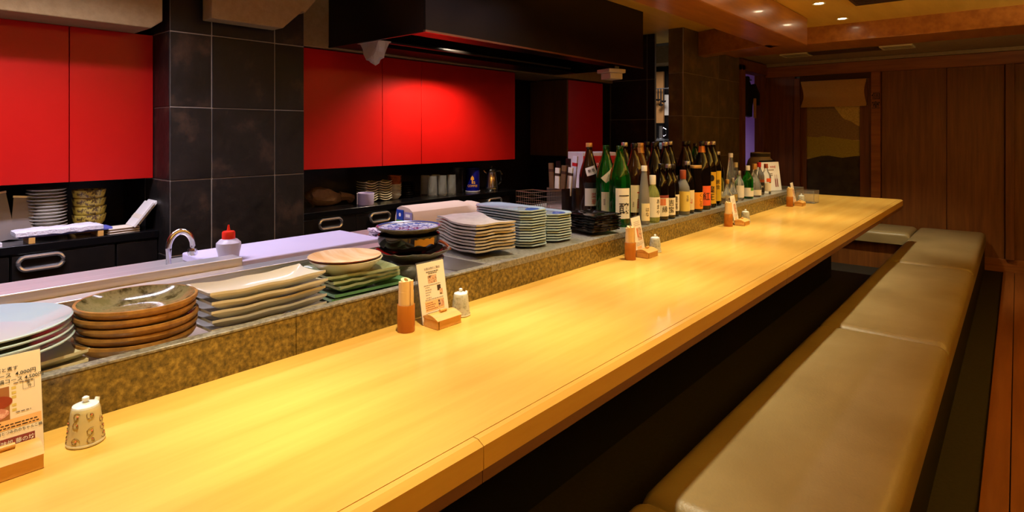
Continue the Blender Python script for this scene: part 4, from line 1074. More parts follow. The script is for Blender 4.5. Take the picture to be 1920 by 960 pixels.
# ------------------------------------------------------------------ table sets on the counter
def rectf(mb, y0, y1, z0, z1, M, off=0.0016, mi=0):
    mb.add([M @ Vector((off, y0, z0)), M @ Vector((off, y1, z0)), M @ Vector((off, y1, z1)), M @ Vector((off, y0, z1))], [(0, 1, 2, 3)], mi)
def menu_card(y0, lab, style, x=-1.291, rz=0.0):
    t = thing('menu_stand', lab, 'menu', (x, y0 + 0.0525, CT + 0.0005), rz, group='acrylic menu stands on the counter')
    M = Matrix.Rotation(R(-10), 4, 'Y')
    MB().box(-0.003, -0.0012, -0.0525, 0.0525, 0.001, 0.176, M=M).build('acrylic_back', m_acrylic, t)
    M2 = Matrix.Translation((-0.055, 0, 0)) @ Matrix.Rotation(R(10), 4, 'Y')
    MB().box(-0.001, 0.001, -0.0525, 0.0525, 0.0, 0.145, M=M2).build('acrylic_leg', m_acrylic, t)
    pg = MB().box(-0.0011, 0.0008, -0.0515, 0.0515, 0.001, 0.172, M=M).build('page', m_paper, t)
    def words(s, size, y, z, ink=m_ink, nm='lettering'):
        mb = MB(); put_text(mb, s, size, lambda a, b_: M @ Vector((0.0018, y + a, z + b_))); mb.build(nm, ink, pg, smooth=0)
    def lines(rows, ink=m_greyink, h=0.0016):
        mb = MB()
        for (a, b_, z) in rows:
            q = a
            while q < b_:
                wd_ = random.uniform(0.003, 0.008)
                rectf(mb, q, min(q + wd_, b_), z, z + h, M); q += wd_ + 0.0016
        mb.build('text_lines', ink, pg, smooth=0)
    def block(y0_, y1_, z0, z1, m, nm, off=0.0012):
        mb = MB(); rectf(mb, y0_, y1_, z0, z1, M, off); return mb.build(nm, m, pg, smooth=0)
    if style == 'course':
        words('\u91ce\u83dc\u3068\u716e\u3059', .0075, .002, .1495)
        words('\u3057\u3083\u3076\u30b3\u30fc\u30b9  4,000\u5186', .0088, .002, .1395)
        words('\u306e\u3061\u3083\u3093\u3053\u934b\u30b3\u30fc\u30b9 4,500\u5186', .0082, .004, .1300)
        block(-.052, .008, .068, .122, m_tan, 'food_photo')
        mb = MB(); cc = [M @ Vector((0.0015, -.010 + .022 * math.cos(a), .098 + .011 * math.sin(a))) for a in [k * math.pi / 12 for k in range(24)]]
        mb.add(cc, [tuple(range(24))]); mb.build('soup_bowl_picture', m_soup, pg, smooth=0)
        mb = MB(); cc = [M @ Vector((0.0016, -.014 + .021 * math.cos(a), .080 + .010 * math.sin(a))) for a in [k * math.pi / 12 for k in range(24)]]
        mb.add(cc, [tuple(range(24))]); mb.build('meat_picture', m_meat, pg, smooth=0)
        for k, z in enumerate((.116, .108, .101, .088, .080)):
            block(.011, .017, z, z + .004, m_goldink, 'star')
        mb = MB()
        for (a, b_, c_, d_) in ((.026, .042, .1115, .112), (.026, .042, .1235, .124), (.026, .0265, .112, .1235), (.0415, .042, .112, .1235)): rectf(mb, a, b_, c_, d_, M)
        mb.build('stamp_frame', m_greyink, pg, smooth=0)
        words('\u5bb6\n  \u4f20', .0052, .034, .118, m_ink)
        lines([(.014, .040, .124), (.016, .036, .076)])
        block(-.022, .050, .0525, .068, m_peach, 'peach_panel')
        lines([(-.018, -.004, .0635), (-.010, .044, .0590), (-.010, .046, .0545)], m_ink)
        words('\u306f \u9d8f\u8089\u3068\u3064\u307f\u308c\u306e\u3061\u3083\u3093\u3053\u934b', .0055, .014, .0475)
        block(-.006, .040, .0225, .0385, m_maroon, 'maroon_panel')
        words('\u5473\u51e6 \u85e4\u306e\u574a', .0085, .017, .0305, m_paperwhite)
        lines([(-.040, -.012, .032), (-.040, -.012, .020)], m_ink)
    elif style == 'drinks':
        words('\u304a\u98f2\u307f\u7269\u306e\u3054\u6848\u5185', .0078, .004, .1535, m_greyink)
        lines([(-.020, .028, .1435), (-.012, .022, .1385)], m_ink, .002)
        block(-.016, .018, .112, .134, m_photo, 'food_photo')
        lines([(-.034, .030, .1060)])
        block(.016, .030, .086, .102, mat('dark_food_photo', S(60, 44, 30), .5, c2=S(206, 180, 120), scale=70, lo=.55, hi=.6), 'food_photo')
        block(.024, .036, .074, .090, m_photo, 'food_photo', .0014)
        lines([(-.030, -.012, .100), (-.030, -.006, .093), (-.030, -.010, .086), (-.030, -.016, .079), (-.030, -.010, .071), (-.034, .036, .0655)])
        block(-.036, .036, .034, .062, m_peach, 'peach_panel')
        block(.014, .036, .040, .060, m_photo, 'food_photo', .0016)
        lines([(-.034, -.006, .056), (-.034, .004, .050), (-.034, .0, .044), (-.034, .010, .038)], m_maroon)
        lines([(-.036, .040, .027), (-.036, .040, .021), (-.036, .030, .015)], m_ink)
    else:
        lines([(-.030, .036, .150), (-.030, .030, .142), (-.030, .036, .134)])
        block(-.004, .040, .066, .122, m_photo, 'food_photo')
        block(-.010, .002, .080, .122, m_flower, 'red_print', .0014)
        lines([(-.036, .042, .058), (-.036, .042, .052), (-.036, .030, .046)])
        block(-.030, .020, .030, .042, m_peach, 'peach_panel')
        block(.012, .042, .014, .026, m_maroon, 'maroon_panel')
    return t
def pick_box(y0, lab, x=-1.229):
    t = thing('toothpick_box', lab, 'box', (x, y0, CT + 0.0005), group='toothpick boxes on the counter')
    b_ = MB().box(-0.058, 0.0, 0.0, 0.092, 0.0, 0.024).build('body', m_lightwood, t, bevel=0.001)
    poly = [(-0.060 + 0.062 * k / 10, 0.0245 + 0.012 * math.sin(math.pi * (0.12 + 0.88 * k / 10))) for k in range(11)]
    poly = [(-0.060, 0.0243)] + poly + [(0.002, 0.0243)]
    l_ = MB().prism(poly, -0.001, 0.093, 'y').build('lid', m_lightwood, t)
    MB().tube([(-0.030, 0.036, 0.0405), (-0.030, 0.060, 0.0405)], 0.0045, 10).build('knob', m_lightwood, l_)
    MB().box(0.0002, 0.001, 0.004, 0.0055, 0.001, 0.023).build('peg', m_groove, b_)
def napkin_cup(x, y, lab):
    t = thing('napkin_cup', lab, 'cup', (x, y, CT + 0.0005), group='orange napkin cups')
    MB().lathe([(0, 0.0), (0.0235, 0.0), (0.0245, 0.002), (0.0245, 0.073), (0.0235, 0.0745), (0.0215, 0.073), (0.0215, 0.006), (0, 0.006)], 32).build('cup', m_bamboo, t)
    n = thing('paper_napkins', lab.replace('orange cup', 'rolled cream napkins').replace('holding rolled napkins', 'standing in the orange cup'), 'napkins', (x, y, CT + 0.008), group='rolled napkins in the orange cups')
    def roll(r0, r1, h, a0, a1, nm, cx=0.0, cy=0.0, tilt=0.0):
        mb = MB(); vs = []; fs = []; N = 18
        for k in range(N + 1):
            a = a0 + (a1 - a0) * k / N
            for (r_, z_) in ((r1, 0.0), (r1, h + tilt * math.cos(a)), (r0, h + tilt * math.cos(a)), (r0, 0.0)):
                vs.append((cx + r_ * math.cos(a), cy + r_ * math.sin(a), z_))
        for k in range(N):
            for j in range(4):
                fs.append((k * 4 + j, k * 4 + (j + 1) % 4, (k + 1) * 4 + (j + 1) % 4, (k + 1) * 4 + j))
        fs += [(0, 1, 2, 3), (N * 4, N * 4 + 3, N * 4 + 2, N * 4 + 1)]
        mb.add(vs, fs).build(nm, mat_nap, n)
    roll(0.0150, 0.0205, 0.131, 0, 2 * math.pi * 0.97, 'napkin', 0, 0, 0.003)
    roll(0.006, 0.0145, 0.134, 0.6, 2 * math.pi, 'napkin', 0, 0, -0.004)
    roll(0.0206, 0.0212, 0.104, 0.4, 2 * math.pi * 0.9, 'napkin_band', 0, 0, 0.0)
mat_nap = mat('napkin_paper', S(238, 208, 150), 0.85, c2=S(228, 194, 132), scale=60, stretch=(1, 1, 0.1))
def soy_pot(x, y, lab, kind, rz=R(-48)):
    t = thing('soy_pot', lab, 'pot', (x, y, CT + 0.0005), rz, group='soy sauce pots on the counter')
    t.scale = (0.92, 0.92, 0.94)
    body = [(0, 0.003), (0.026, 0.003), (0.030, 0.0), (0.0315, 0.003), (0.0300, 0.012), (0.0275, 0.035), (0.0245, 0.060), (0.0230, 0.066), (0.0215, 0.068), (0, 0.068)]
    lid = [(0.0225, 0.0672), (0.0215, 0.0705), (0.014, 0.0735), (0.005, 0.0748), (0.0042, 0.077), (0.0062, 0.080), (0.0058, 0.084), (0.003, 0.086), (0, 0.0865)]
    b_ = MB().lathe(body, 32).build('body', m_pot if kind == 'vine' else m_potgrey, t)
    MB().lathe(lid, 32).build('lid', m_potlid, t)
    MB().tube([(-0.0225, 0, 0.050), (-0.030, 0, 0.060), (-0.035, 0, 0.070)], [0.007, 0.0055, 0.004], 10).build('spout', m_potlid, t)
    MB().lathe([(0.0316, 0.001), (0.0322, 0.003), (0.0316, 0.006)], 32).build('foot_rim', m_potlid, t)
    def rad(z):
        return np_r(body, z) + 0.0007
    if kind == 'vine':
        fl = MB(); vn = MB()
        for i in range(21):
            a0 = i * 0.9; z0 = 0.013 + 0.0145 * (i % 4)
            pts = []
            for k in range(13):
                q = k / 12 * 6.6 + i
                a = a0 + 0.30 * math.cos(q) * (1 - k / 16); z = z0 + 0.0078 * math.sin(q) * (1 - k / 16)
                pts.append((rad(z) * math.cos(a), rad(z) * math.sin(a), z))
            vn.tube(pts, 0.00042, 4)
            for k in (3, 7, 10):
                p0 = Vector(pts[k]); vn.lathe([(0, -0.0014), (0.0013, 0), (0, 0.0014)], 6, p0)
            a = a0 + 0.05; z = z0 + 0.001
            fl.lathe([(0, -0.0024), (0.0022, 0.0), (0, 0.0024)], 6, (rad(z) * math.cos(a) * 0.97, rad(z) * math.sin(a) * 0.97, z))
        vn.build('vine_pattern', m_vine, b_); fl.build('flower_pattern', m_flower, b_)
menu_card(0.149, 'menu stand with course prices and soup photograph at the left edge', 'course', x=-1.281)
pick_box(0.148, 'light wooden toothpick box at the left edge of the counter', x=-1.216)
soy_pot(-1.264, 0.309, 'cream soy sauce pot painted with vines and coral flowers, nearest the viewer', 'vine')
napkin_cup(-1.295, 1.062, 'orange cup holding rolled napkins beside the nearest full menu stand')
menu_card(1.120, 'menu stand with three small photographs between cup and soy pot', 'drinks')
pick_box(1.120, 'light wooden toothpick box in front of the drinks menu stand')
soy_pot(-1.282, 1.262, 'grey speckled soy sauce pot right of the drinks menu stand', 'plain', R(-80))
for (y0, w_) in ((2.357, 'by the green sake bottles'), (3.557, 'by the yellow labelled bottles'), (4.800, 'at the far end of the ledge')):
    napkin_cup(-1.285 if y0 < 3 else -1.303, y0 - 0.058, 'orange cup holding rolled napkins ' + w_)
    menu_card(y0, 'narrow menu stand with red print ' + w_, 'narrow', rz=R(6))
    pick_box(y0, 'small light wooden toothpick box ' + w_)
    soy_pot(-1.280, y0 + 0.165, 'grey speckled soy sauce pot ' + w_, 'plain', R(-80))

# ------------------------------------------------------------------ kitchen things near the trough
o = thing('tap', 'chrome gooseneck tap behind the splash guard', 'tap', (-1.99, 0.70, 0.843))
o.scale = (1, 1, 1.2)
pts = [(0, 0, 0.0), (0, 0, 0.06)] + [(0.0 + 0.0, 0.035 - 0.035 * math.cos(a), 0.06 + 0.040 * math.sin(a)) for a in [math.pi * k / 12 for k in range(1, 13)]] + [(0, 0.070, 0.045)]
MB().tube(pts, 0.0085, 12).build('spout', m_chrome, o)
MB().lathe([(0.0, 0.052), (0.013, 0.052), (0.0145, 0.047), (0.0145, 0.038), (0.012, 0.034), (0, 0.034)], 16, (0, 0.070, 0)).build('nozzle', m_chrome, o)
MB().lathe([(0, 0), (0.02, 0), (0.02, 0.006), (0.012, 0.01), (0, 0.01)], 16).build('base', m_chrome, o)
tag(MB().box(-2.13, -1.846, 0.79, 1.40, 0.8435, 0.871).build('cutting_board', m_board, bevel=0.006, seg=3), 'large white cutting board beside the slate pillar', 'cutting board')
o = thing('squeeze_bottle', 'translucent squeeze bottle with red nozzle cap on the white board', 'bottle', (-1.905, 0.845, 0.8715))
MB().lathe([(0, 0.002), (0.026, 0.0), (0.030, 0.004), (0.032, 0.02), (0.037, 0.040), (0.036, 0.052), (0.026, 0.062), (0.018, 0.065), (0, 0.066)], 28).build('body', m_squeeze, o)
c_ = MB().lathe([(0, 0.064), (0.0195, 0.064), (0.0195, 0.084), (0.017, 0.088), (0.006, 0.090), (0.0045, 0.094), (0.0025, 0.108), (0.0, 0.108)], 24).build('cap', m_redplastic, o)
# striped towels and a pair of long chopsticks
for k in range(2):
    def tw(u, v, k=k):
        return ((u - .5) * .13, (v - .5) * .085, 0.013 + 0.004 * math.sin(u * 9 + k) + 0.003 * mnoise.noise(Vector((u * 6, v * 6, k * 3.0))))
    tag(inst('striped_towel', MB().sheet(tw, 12, 10, 0.012).mesh('towel', m_stripe), (-1.97, 1.50, 0.845 + k * 0.017), R(-18 + k * 6)), ('lower', 'upper')[k] + ' folded striped towel beside the white board', 'towel', 'folded striped towels')
tag(MB().box(-0.006, 0.006, -0.06, 0.06, 0.0, 0.010).build('wooden_spatula', m_lightwood, loc=(-2.05, 1.62, 0.8435), rz=R(-30)), 'short wooden spatula behind the blue and white plate', 'spatula')
# foil tray with a paper towel pack on it
o = thing('foil_tray', 'foil lined tray under the paper towel pack', 'tray', (-1.93, 1.80, 0.8435), R(-4))
def foil(u, v):
    e = max(abs(2 * u - 1), abs(2 * v - 1))
    return ((u - .5) * .22, (v - .5) * .46, 0.022 + 0.022 * e ** 6 + 0.006 * mnoise.noise(Vector((u * 9, v * 18, 1))))
MB().sheet(foil, 16, 34, 0.004).build('foil', m_foil, o, smooth=20)
MB().box(-0.09, 0.09, -0.21, 0.21, 0.0, 0.016).build('tray', m_lightwood, o)
o = thing('paper_towel_pack', 'beige paper towel pack with blue printed end behind the blue and white plate', 'pack', (-1.92, 1.79, 0.874), R(-4))
sec = [(-0.075, 0.0), (-0.068, 0.05), (-0.055, 0.082), (-0.03, 0.092), (0.0, 0.090), (0.03, 0.086), (0.052, 0.074), (0.068, 0.04), (0.075, 0.0)]
vs = []; fs = []; n = len(sec); N = 16
for k in range(N + 1):
    u = k / N; y = -0.21 + 0.42 * u
    s_ = 1.0 if u < 0.75 else (1.0 - 0.14 * (u - 0.75) / 0.25)
    dip = -0.012 * math.exp(-((u - 0.80) / 0.035) ** 2)
    for (x, z) in sec:
        vs.append((x * (1 + 0.05 * math.sin(u * 9)), y, max(0.0, z * s_ * (1.0 if u < .97 else .8) + (dip if z > 0.05 else 0))))
for k in range(N):
    for j in range(n - 1):
        fs.append((k * n + j, k * n + j + 1, (k + 1) * n + j + 1, (k + 1) * n + j))
    fs.append((k * n, (k + 1) * n, (k + 1) * n + n - 1, k * n + n - 1))
fs += [tuple(range(n)), tuple(N * n + j for j in range(n))]
MB().add(vs, fs).build('wrapping', mat('beige_paper', S(208, 186, 160), 0.8, bump=0.2, bscale=18), o)
MB().box(-0.055, -0.006, -0.214, -0.2115, 0.006, 0.076).build('blue_print', mat('blue_print', S(20, 60, 160), 0.5), o)
MB().box(-0.055, -0.006, -0.2155, -0.214, 0.020, 0.034).build('green_print', m_labelgreen, o)
MB().lathe([(0, 0), (0.008, 0), (0, 0.001)], 12, (0, 0, 0)).build('white_dot', m_paperwhite, o).matrix_local = Matrix.Translation((-0.030, -0.2145, 0.056)) @ Matrix.Rotation(R(90), 4, 'X')
MB().box(0.0, 0.055, -0.214, -0.2115, 0.006, 0.070).build('lilac_print', mat('lilac_print', S(150, 140, 180), 0.5), o)
mb = MB()
for z in (0.016, 0.024, 0.032, 0.040):
    mb.box(0.006, 0.045 + 0.004 * math.sin(z * 900), -0.2152, -0.214, z, z + 0.0025)
mb.build('text_lines', m_greyink, o, smooth=0)
MB().box(0.012, 0.042, -0.2155, -0.214, 0.050, 0.062).build('white_print', m_paperwhite, o)
# rolled mats, wire basket, utensil holder
for k in range(2):
    mb = MB().tube([(0.0, -0.10, 0.016), (0.004, -0.03, 0.019), (0.0, 0.05, 0.018), (0.006, 0.115, 0.015)], [0.016, 0.0175, 0.017, 0.014], 12)
    tag(mb.build('rolled_mat', m_bambrown, loc=(-1.915 + 0.058 * k, 2.325 + 0.015 * k, 0.8435), rz=R(-18)), ('back', 'front')[k] + ' rolled brown reed mat behind the pale blue plates', 'mat', 'rolled reed mats')
def wirebox(x, y, z, lx, ly, h, lab, rz=0.0):
    t = thing('wire_basket', lab, 'basket', (x, y, z), rz, group='wire baskets')
    rim = [(-lx / 2, -ly / 2), (lx / 2, -ly / 2), (lx / 2, ly / 2), (-lx / 2, ly / 2)]
    MB().tube([(a, b_, h) for a, b_ in rim], 0.0024, 6, closed=True).build('rim', m_wire, t)
    mb = MB()
    for q in (0.004, h * 0.25, h * 0.5, h * 0.75):
        mb.tube([(a, b_, q) for a, b_ in rim], 0.0011, 4, closed=True)
    n_ = 8
    for k in range(n_ + 1):
        a = -lx / 2 + lx * k / n_; b_ = -ly / 2 + ly * k / n_
        mb.tube([(a, -ly / 2, h), (a, -ly / 2, 0.003), (a, ly / 2, 0.003), (a, ly / 2, h)], 0.0011, 4)
        mb.tube([(-lx / 2, b_, h), (-lx / 2, b_, 0.003), (lx / 2, b_, 0.003), (lx / 2, b_, h)], 0.0011, 4)
    mb.build('mesh', m_wire, t)
    return t
wirebox(-1.99, 2.50, 0.8435, 0.13, 0.12, 0.115, 'small wire basket behind the rolled mats', R(-10))
o = thing('utensil_holder', 'square steel utensil holder behind the shorter pale blue stack', 'holder', (-1.86, 2.60, 0.8435), R(-14))
sx_ = 0.062
MB().box(-sx_, sx_, -sx_, sx_, 0.0, 0.004).build('floor', m_steel, o)
for (a, b_, c_, d_) in ((-sx_, sx_, -sx_, -sx_ + .003), (-sx_, sx_, sx_ - .003, sx_), (-sx_, -sx_ + .003, -sx_ + .003, sx_ - .003), (sx_ - .003, sx_, -sx_ + .003, sx_ - .003)):
    MB().box(a, b_, c_, d_, 0.004, 0.135).build('wall', m_darkglass if False else m_chrome, o)
ut = [(-0.038, -0.040, 0.26, -4, m_kraft, 'brown paper chopstick sleeve'), (-0.010, -0.036, 0.235, 3, m_paper, 'cream paper chopstick sleeve'), (0.022, -0.030, 0.25, 7, m_kraft, 'wide brown paper sleeve'), (-0.030, 0.012, 0.27, -6, m_black, 'black chopstick case'),
      (0.006, 0.020, 0.285, 4, m_black, 'tall black chopstick case'), (0.036, 0.026, 0.30, 9, m_whitecard, 'white and red folded leaflet'), (0.038, -0.005, 0.24, 10, m_paper, 'narrow cream leaflet')]
for (x, y, h_, tl, m_, nm) in ut:
    M = Matrix.Rotation(R(-14), 4, 'Z') @ Matrix.Translation((x, y, 0.006)) @ Matrix.Rotation(R(tl * 0.45), 4, 'Y') @ Matrix.Rotation(R(-tl * 0.3), 4, 'X')
    oo = thing('chopstick_sleeve' if 'sleeve' in nm else ('chopstick_case' if 'case' in nm else 'leaflet'), nm + ' standing in the steel utensil holder', 'utensil', (-1.86, 2.60, 0.8435), group='things in the utensil holder')
    MB().box(-0.017, 0.017, -0.004, 0.004, 0.0, h_, M=M).build('body', m_, oo)
    MB().box(-0.0175, 0.0175, -0.0045, 0.0045, h_ * 0.82, h_ * 0.88, M=M).build('band', m_redcard if 'red' in nm else m_groove, oo)
o = thing('red_white_carton', 'white carton with red front and white script behind the brown sake bottle', 'carton', (-1.95, 3.02, 0.8435), R(-30))
MB().box(-0.10, 0.10, -0.11, 0.11, 0.0, 0.315).build('carton', m_whitecard, o, bevel=0.003)
MB().box(0.1005, 0.103, -0.105, 0.105, 0.20, 0.295).build('red_front', m_redcard, o)
mb = MB(); put_text(mb, 'Thank you', .036, lambda x, y: (0.1038, x, 0.248 + y)); mb.build('lettering', m_paperwhite, o, smooth=0)

# ------------------------------------------------------------------ things on the back worktop
me = MB().lathe(plate_prof(0.070, 0.020, 0.0135, 0.036, .004), 36).mesh('saucer', m_saucer)
pile('saucer', me, -3.13, 0.628, WZ + 0.0005, 14, 0.0138, 'grey white saucer under the red cabinet, %s of its stack', 'saucer', 'grey white saucers', jit=0.002)
pr = [(0, 0.003), (0.028, 0.0), (0.034, 0.0), (0.042, 0.006), (0.058, 0.028), (0.063, 0.058), (0.060, 0.058), (0.054, 0.037), (0, 0.035)]
me = MB().lathe(pr, 36).mesh('bowl', m_yellow)
pile('yellow_bowl', me, -3.12, 0.775, WZ + 0.02, 4, 0.036, 'yellow patterned bowl beside the saucers, %s of its stack', 'bowl', 'yellow patterned bowls', jit=0.002)
tag(MB().box(-3.18, -3.06, 0.715, 0.835, WZ + 0.0005, WZ + 0.0195).build('wooden_block', m_lightwood, bevel=0.003), 'light wooden block under the yellow bowls', 'block')
def towel(x0, x1, y0, y1, z, lab, seed):
    def f(u, v):
        return (x0 + (x1 - x0) * u, y0 + (y1 - y0) * v, z + 0.020 + 0.005 * mnoise.noise(Vector((u * 5, v * 9, seed))) - 0.006 * max(abs(2 * u - 1), abs(2 * v - 1)) ** 6)
    return tag(MB().sheet(f, 10, 22, 0.016).build('folded_towel', m_towel), lab, 'towel', 'folded white towels')
o = thing('towel_stand', 'low wooden stand with blue tray below the folded white towel', 'stand', (0, 0, 0))
MB().box(-3.045, -2.955, 0.505, 0.82, WZ + 0.022, WZ + 0.034).build('tray', m_towelblue, o, bevel=0.003)
MB().box(-3.05, -2.95, 0.535, 0.555, WZ + 0.0003, WZ + 0.022).build('leg', m_lightwood, o)
MB().box(-3.05, -2.95, 0.765, 0.785, WZ + 0.0003, WZ + 0.022).build('leg', m_lightwood, o)
towel(-3.05, -2.95, 0.495, 0.785, WZ + 0.032, 'folded white towel on the low stand in front of the saucers', 3.0)
towel(-3.05, -2.95, 0.26, 0.455, WZ - 0.001, 'folded white towel at the left edge of the back worktop', 9.0)
for k, (y, tl, h_) in enumerate(((0.47, 8, 0.19), (0.535, -6, 0.17))):
    M = Matrix.Translation((-3.09, y, WZ + 0.0015)) @ Matrix.Rotation(R(tl), 4, 'X') @ Matrix.Rotation(R(-12), 4, 'Y')
    t = thing('grater_board', ('larger', 'smaller')[k] + ' grey metal grater leaning left of the saucers', 'grater', (0, 0, 0), group='metal graters')
    MB().box(-0.003, 0.003, -0.05 + 0.015 * k, 0.05 - 0.015 * k, 0.0, h_, M=M).build('blade', mat('dull_metal_%d' % k, S(130, 124, 122), 0.45, 0.6), t)
    MB().box(-0.004, 0.004, -0.052 + 0.015 * k, 0.052 - 0.015 * k, h_, h_ + 0.008, M=M).build('rim', m_steel, t)
o = thing('paper_bags', 'folded brown paper bags lying under the leaning envelopes', 'paper bags', (-3.0, 0.865, WZ + 0.0005), R(8))
for k in range(5):
    MB().box(-0.045, 0.045, -0.065, 0.055, 0.005 * k, 0.005 * k + 0.0042).build('sheet', m_kraft if k % 2 else m_paper, o, bevel=0.001, rz=R(random.uniform(-4, 4)))
for k in range(2):
    M = Matrix.Translation((-2.985 - 0.03 * k, 0.90 + 0.03 * k, WZ + 0.028)) @ Matrix.Rotation(R(52 + 4 * k), 4, 'X') @ Matrix.Translation((0, 0, 0))
    t = thing('envelope', ('front', 'rear')[k] + ' cream envelope leaning against the slate pillar', 'envelope', (0, 0, 0), group='cream envelopes')
    MB().box(-0.05, 0.05, -0.006, 0.006, -0.01 + .005 * k, 0.118, M=Matrix.Translation((-3.0 - 0.012 * k, 0.905 + 0.018 * k, WZ + 0.030 + .004 * k)) @ Matrix.Rotation(R(-38), 4, 'X')).build('paper', m_paperwhite, t, bevel=0.002)
    MB().box(-0.049, 0.049, -0.0068, -0.0061, 0.03, 0.05, M=Matrix.Translation((-3.0 - 0.012 * k, 0.905 + 0.018 * k, WZ + 0.030 + .004 * k)) @ Matrix.Rotation(R(-38), 4, 'X')).build('flap', m_paper, t)

# right of the pillar
o = thing('kraft_bag', 'crumpled brown paper bag right of the slate pillar', 'bag', (-3.16, 1.97, WZ + 0.0005))
bm = bmesh.new(); bmesh.ops.create_icosphere(bm, subdivisions=3, radius=1.0)
for v_ in bm.verts:
    q = v_.co.copy(); nn = mnoise.noise(q * 1.8) * 0.28
    v_.co = Vector((q.x * 0.07, q.y * 0.115, max(0.0, (q.z * 0.55 + 0.5) * (0.10 - 0.5 * q.y * 0.05)))) * (1 + nn * 0.5)
me = bpy.data.meshes.new('bag'); bm.to_mesh(me); bm.free(); me.materials.append(m_kraft); inst('paper', me, (0, 0, 0), 0, o)
MB().tube([(0.02, 0.09, 0.05), (0.03, 0.14, 0.045), (0.02, 0.17, 0.03)], [0.03, 0.022, 0.03], 7).build('twisted_neck', m_kraft, o)
o = thing('lavender_canister', 'pale lavender oval canister in front of the wavy dishes', 'canister', (-3.02, 2.165, WZ + 0.0005), R(-30))
MB().lathe([(0, 0.0), (0.056, 0.0), (0.058, 0.003), (0.062, 0.070), (0.060, 0.072), (0.058, 0.070), (0.055, 0.006), (0, 0.005)], 36, sy=0.8).build('body', m_lav, o)
MB().box(-0.012, 0.012, -0.0535, -0.0485, 0.003, 0.070).build('label', m_paperwhite, o)
def wdish(u, v):
    x = (u - .5) * .10; y = (v - .5) * .092
    return (x, y, 0.010 + 0.012 * abs(2 * v - 1) ** 2 + 0.003 * abs(2 * u - 1) ** 3)
me = MB().sheet(wdish, 8, 12, 0.0045).mesh('dish', m_cream)
pile('curved_dish', me, -3.14, 2.262, WZ + 0.001 - .004, 8, 0.0155, 'small cream curved dish, %s of the left stack behind the canister', 'dish', 'cream curved dishes', jit=0.002)
pile('curved_dish', me, -3.14, 2.372, WZ + 0.001 - .004, 8, 0.0155, 'small cream curved dish, %s of the right stack behind the canister', 'dish', 'cream curved dishes', jit=0.002)
pr = [(0, 0.002), (0.020, 0.0), (0.024, 0.0), (0.030, 0.006), (0.044, 0.022), (0.046, 0.030), (0.044, 0.030), (0.038, 0.020), (0, 0.0125)]
meW = MB().lathe(pr, 28).mesh('bowl', m_saucer); meB = MB().lathe(pr, 28).mesh('bowl', m_rust)
for k in range(10):
    o = inst('sauce_bowl', meW if k < 6 else meB, (-3.14 + random.uniform(-.002, .002), 2.478, WZ + 0.0005 + k * 0.0138))
    tag(o, ('white' if k < 6 else 'brown') + ' sauce bowl, %s of the mixed stack right of the cream dishes' % order(9 - k, 10), 'bowl', 'stacked sauce bowls')
me = MB().lathe([(0, 0), (0.036, 0), (0.046, 0.010), (0.044, 0.0105), (0.034, 0.005), (0, 0.005)], 28).mesh('dish', m_blackglaze)
for k in range(7):
    tag(inst('black_dish', me, (-3.14, 2.585, WZ + 0.0005 + k * 0.0158)), 'small black dish with pale rim, %s of its stack' % order(6 - k, 7), 'dish', 'small black dishes')
gl = MB().lathe([(0, 0.0), (0.033, 0.0), (0.034, 0.004), (0.030, 0.14), (0.0285, 0.14), (0.0315, 0.010), (0, 0.008)], 24).mesh('glass', m_clear)
gi = 0
for (x, y) in ((-3.06, 2.74), (-3.06, 2.83), (-3.06, 2.92), (-3.16, 2.76), (-3.16, 2.86)):
    t = inst('tumbler', gl, (x, y, WZ + 0.0005)); gi += 1
    tag(t, ('front row clear tumbler, leftmost', 'front row clear tumbler in the middle', 'front row clear tumbler, rightmost', 'rear row clear tumbler on the left', 'rear row clear tumbler on the right')[gi - 1] + ' under the red cabinet', 'glass', 'clear tumblers')
o = thing('black_canister', 'tall black canister between the tumblers and the blue can', 'canister', (-3.12, 3.025, WZ + 0.0005))
MB().lathe([(0, 0), (0.05, 0), (0.052, 0.003), (0.052, 0.17), (0.05, 0.172), (0, 0.172)], 28).build('body', m_capblack, o)
MB().lathe([(0, 0.19), (0.045, 0.19), (0.053, 0.186), (0.053, 0.173), (0, 0.173)], 28).build('lid', m_capblack, o)
o = thing('coffee_can', 'blue coffee can with gold emblem and lettering on a white base', 'can', (-3.09, 3.165, WZ + 0.0005))
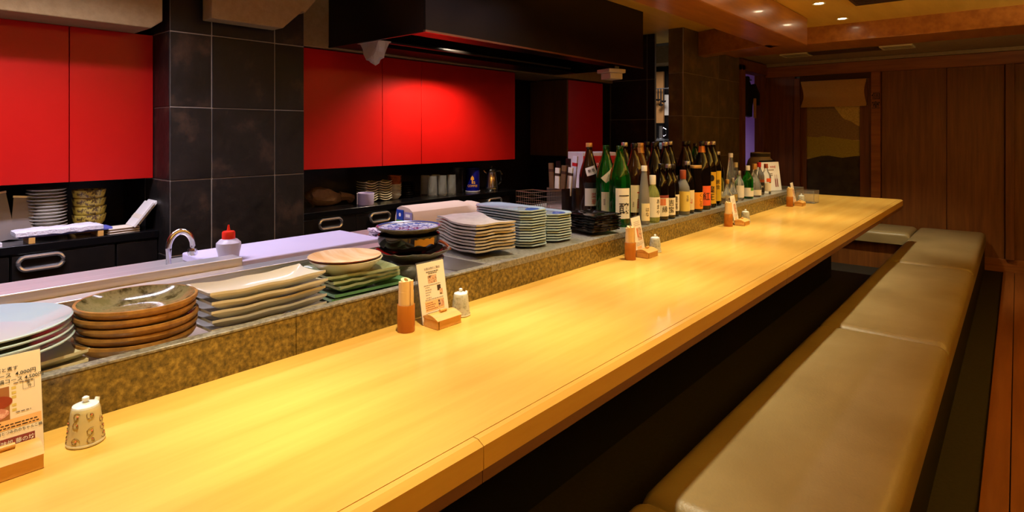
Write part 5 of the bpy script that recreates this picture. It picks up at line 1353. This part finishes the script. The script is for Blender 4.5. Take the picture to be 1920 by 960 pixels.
MB().lathe([(0, 0), (0.054, 0), (0.056, 0.003), (0.056, 0.008), (0, 0.008)], 32).build('base', m_whitecard, o)
MB().lathe([(0, 0.008), (0.053, 0.008), (0.053, 0.165), (0.050, 0.168), (0, 0.168)], 32).build('body', m_bluecan, o)
MB().lathe([(0, 0.182), (0.046, 0.182), (0.054, 0.178), (0.054, 0.169), (0, 0.169)], 32).build('lid', m_bluecan, o)
ac = R(-46); rc = 0.0545
fnc = lambda x, y: (rc * math.cos(ac + x / rc), rc * math.sin(ac + x / rc), y)
mb = MB(); put_text(mb, 'COFFEE', .023, lambda x, y: fnc(x, 0.045 + y)); mb.build('lettering', m_orangeink, o, smooth=0)
mb = MB()
for poly in ([(-.005, .062), (.003, .062), (.003, .09), (-.005, .09)], [(-.014, .09), (.012, .09), (.009, .108), (-.001, .122), (-.011, .108)], [(.008, .062), (.020, .062), (.020, .07), (.008, .07)], [(.006, .074), (.018, .074), (.018, .08), (.006, .08)]):
    mb.add([fnc(x, z) for x, z in poly], [tuple(range(len(poly)))])
mb.build('emblem', m_orangeink, o, smooth=0)
o = thing('coffee_pot', 'steel coffee pot with black handle under the widest red cabinet', 'pot', (-3.06, 3.335, WZ + 0.0005), R(60))
MB().lathe([(0, 0.0), (0.052, 0.0), (0.056, 0.006), (0.056, 0.03), (0.046, 0.095), (0.040, 0.130), (0.041, 0.140), (0, 0.14)], 36).build('body', m_chrome, o)
l_ = MB().lathe([(0.042, 0.140), (0.042, 0.150), (0.036, 0.160), (0.012, 0.166), (0.010, 0.174), (0, 0.176)], 28).build('lid', m_capblack, o)
MB().lathe([(0, 0.176), (0.008, 0.177), (0.009, 0.184), (0, 0.187)], 14).build('knob', m_chrome, l_)
MB().tube([(-0.038, 0, 0.132), (-0.052, 0, 0.140), (-0.058, 0, 0.150)], [0.014, 0.010, 0.006], 10).build('spout', m_chrome, o)
MB().tube([(0.040, 0, 0.140), (0.072, 0, 0.142), (0.085, 0, 0.115), (0.080, 0, 0.06), (0.062, 0, 0.04)], [0.008, 0.009, 0.010, 0.009, 0.006], 8).build('handle', m_capblack, o)
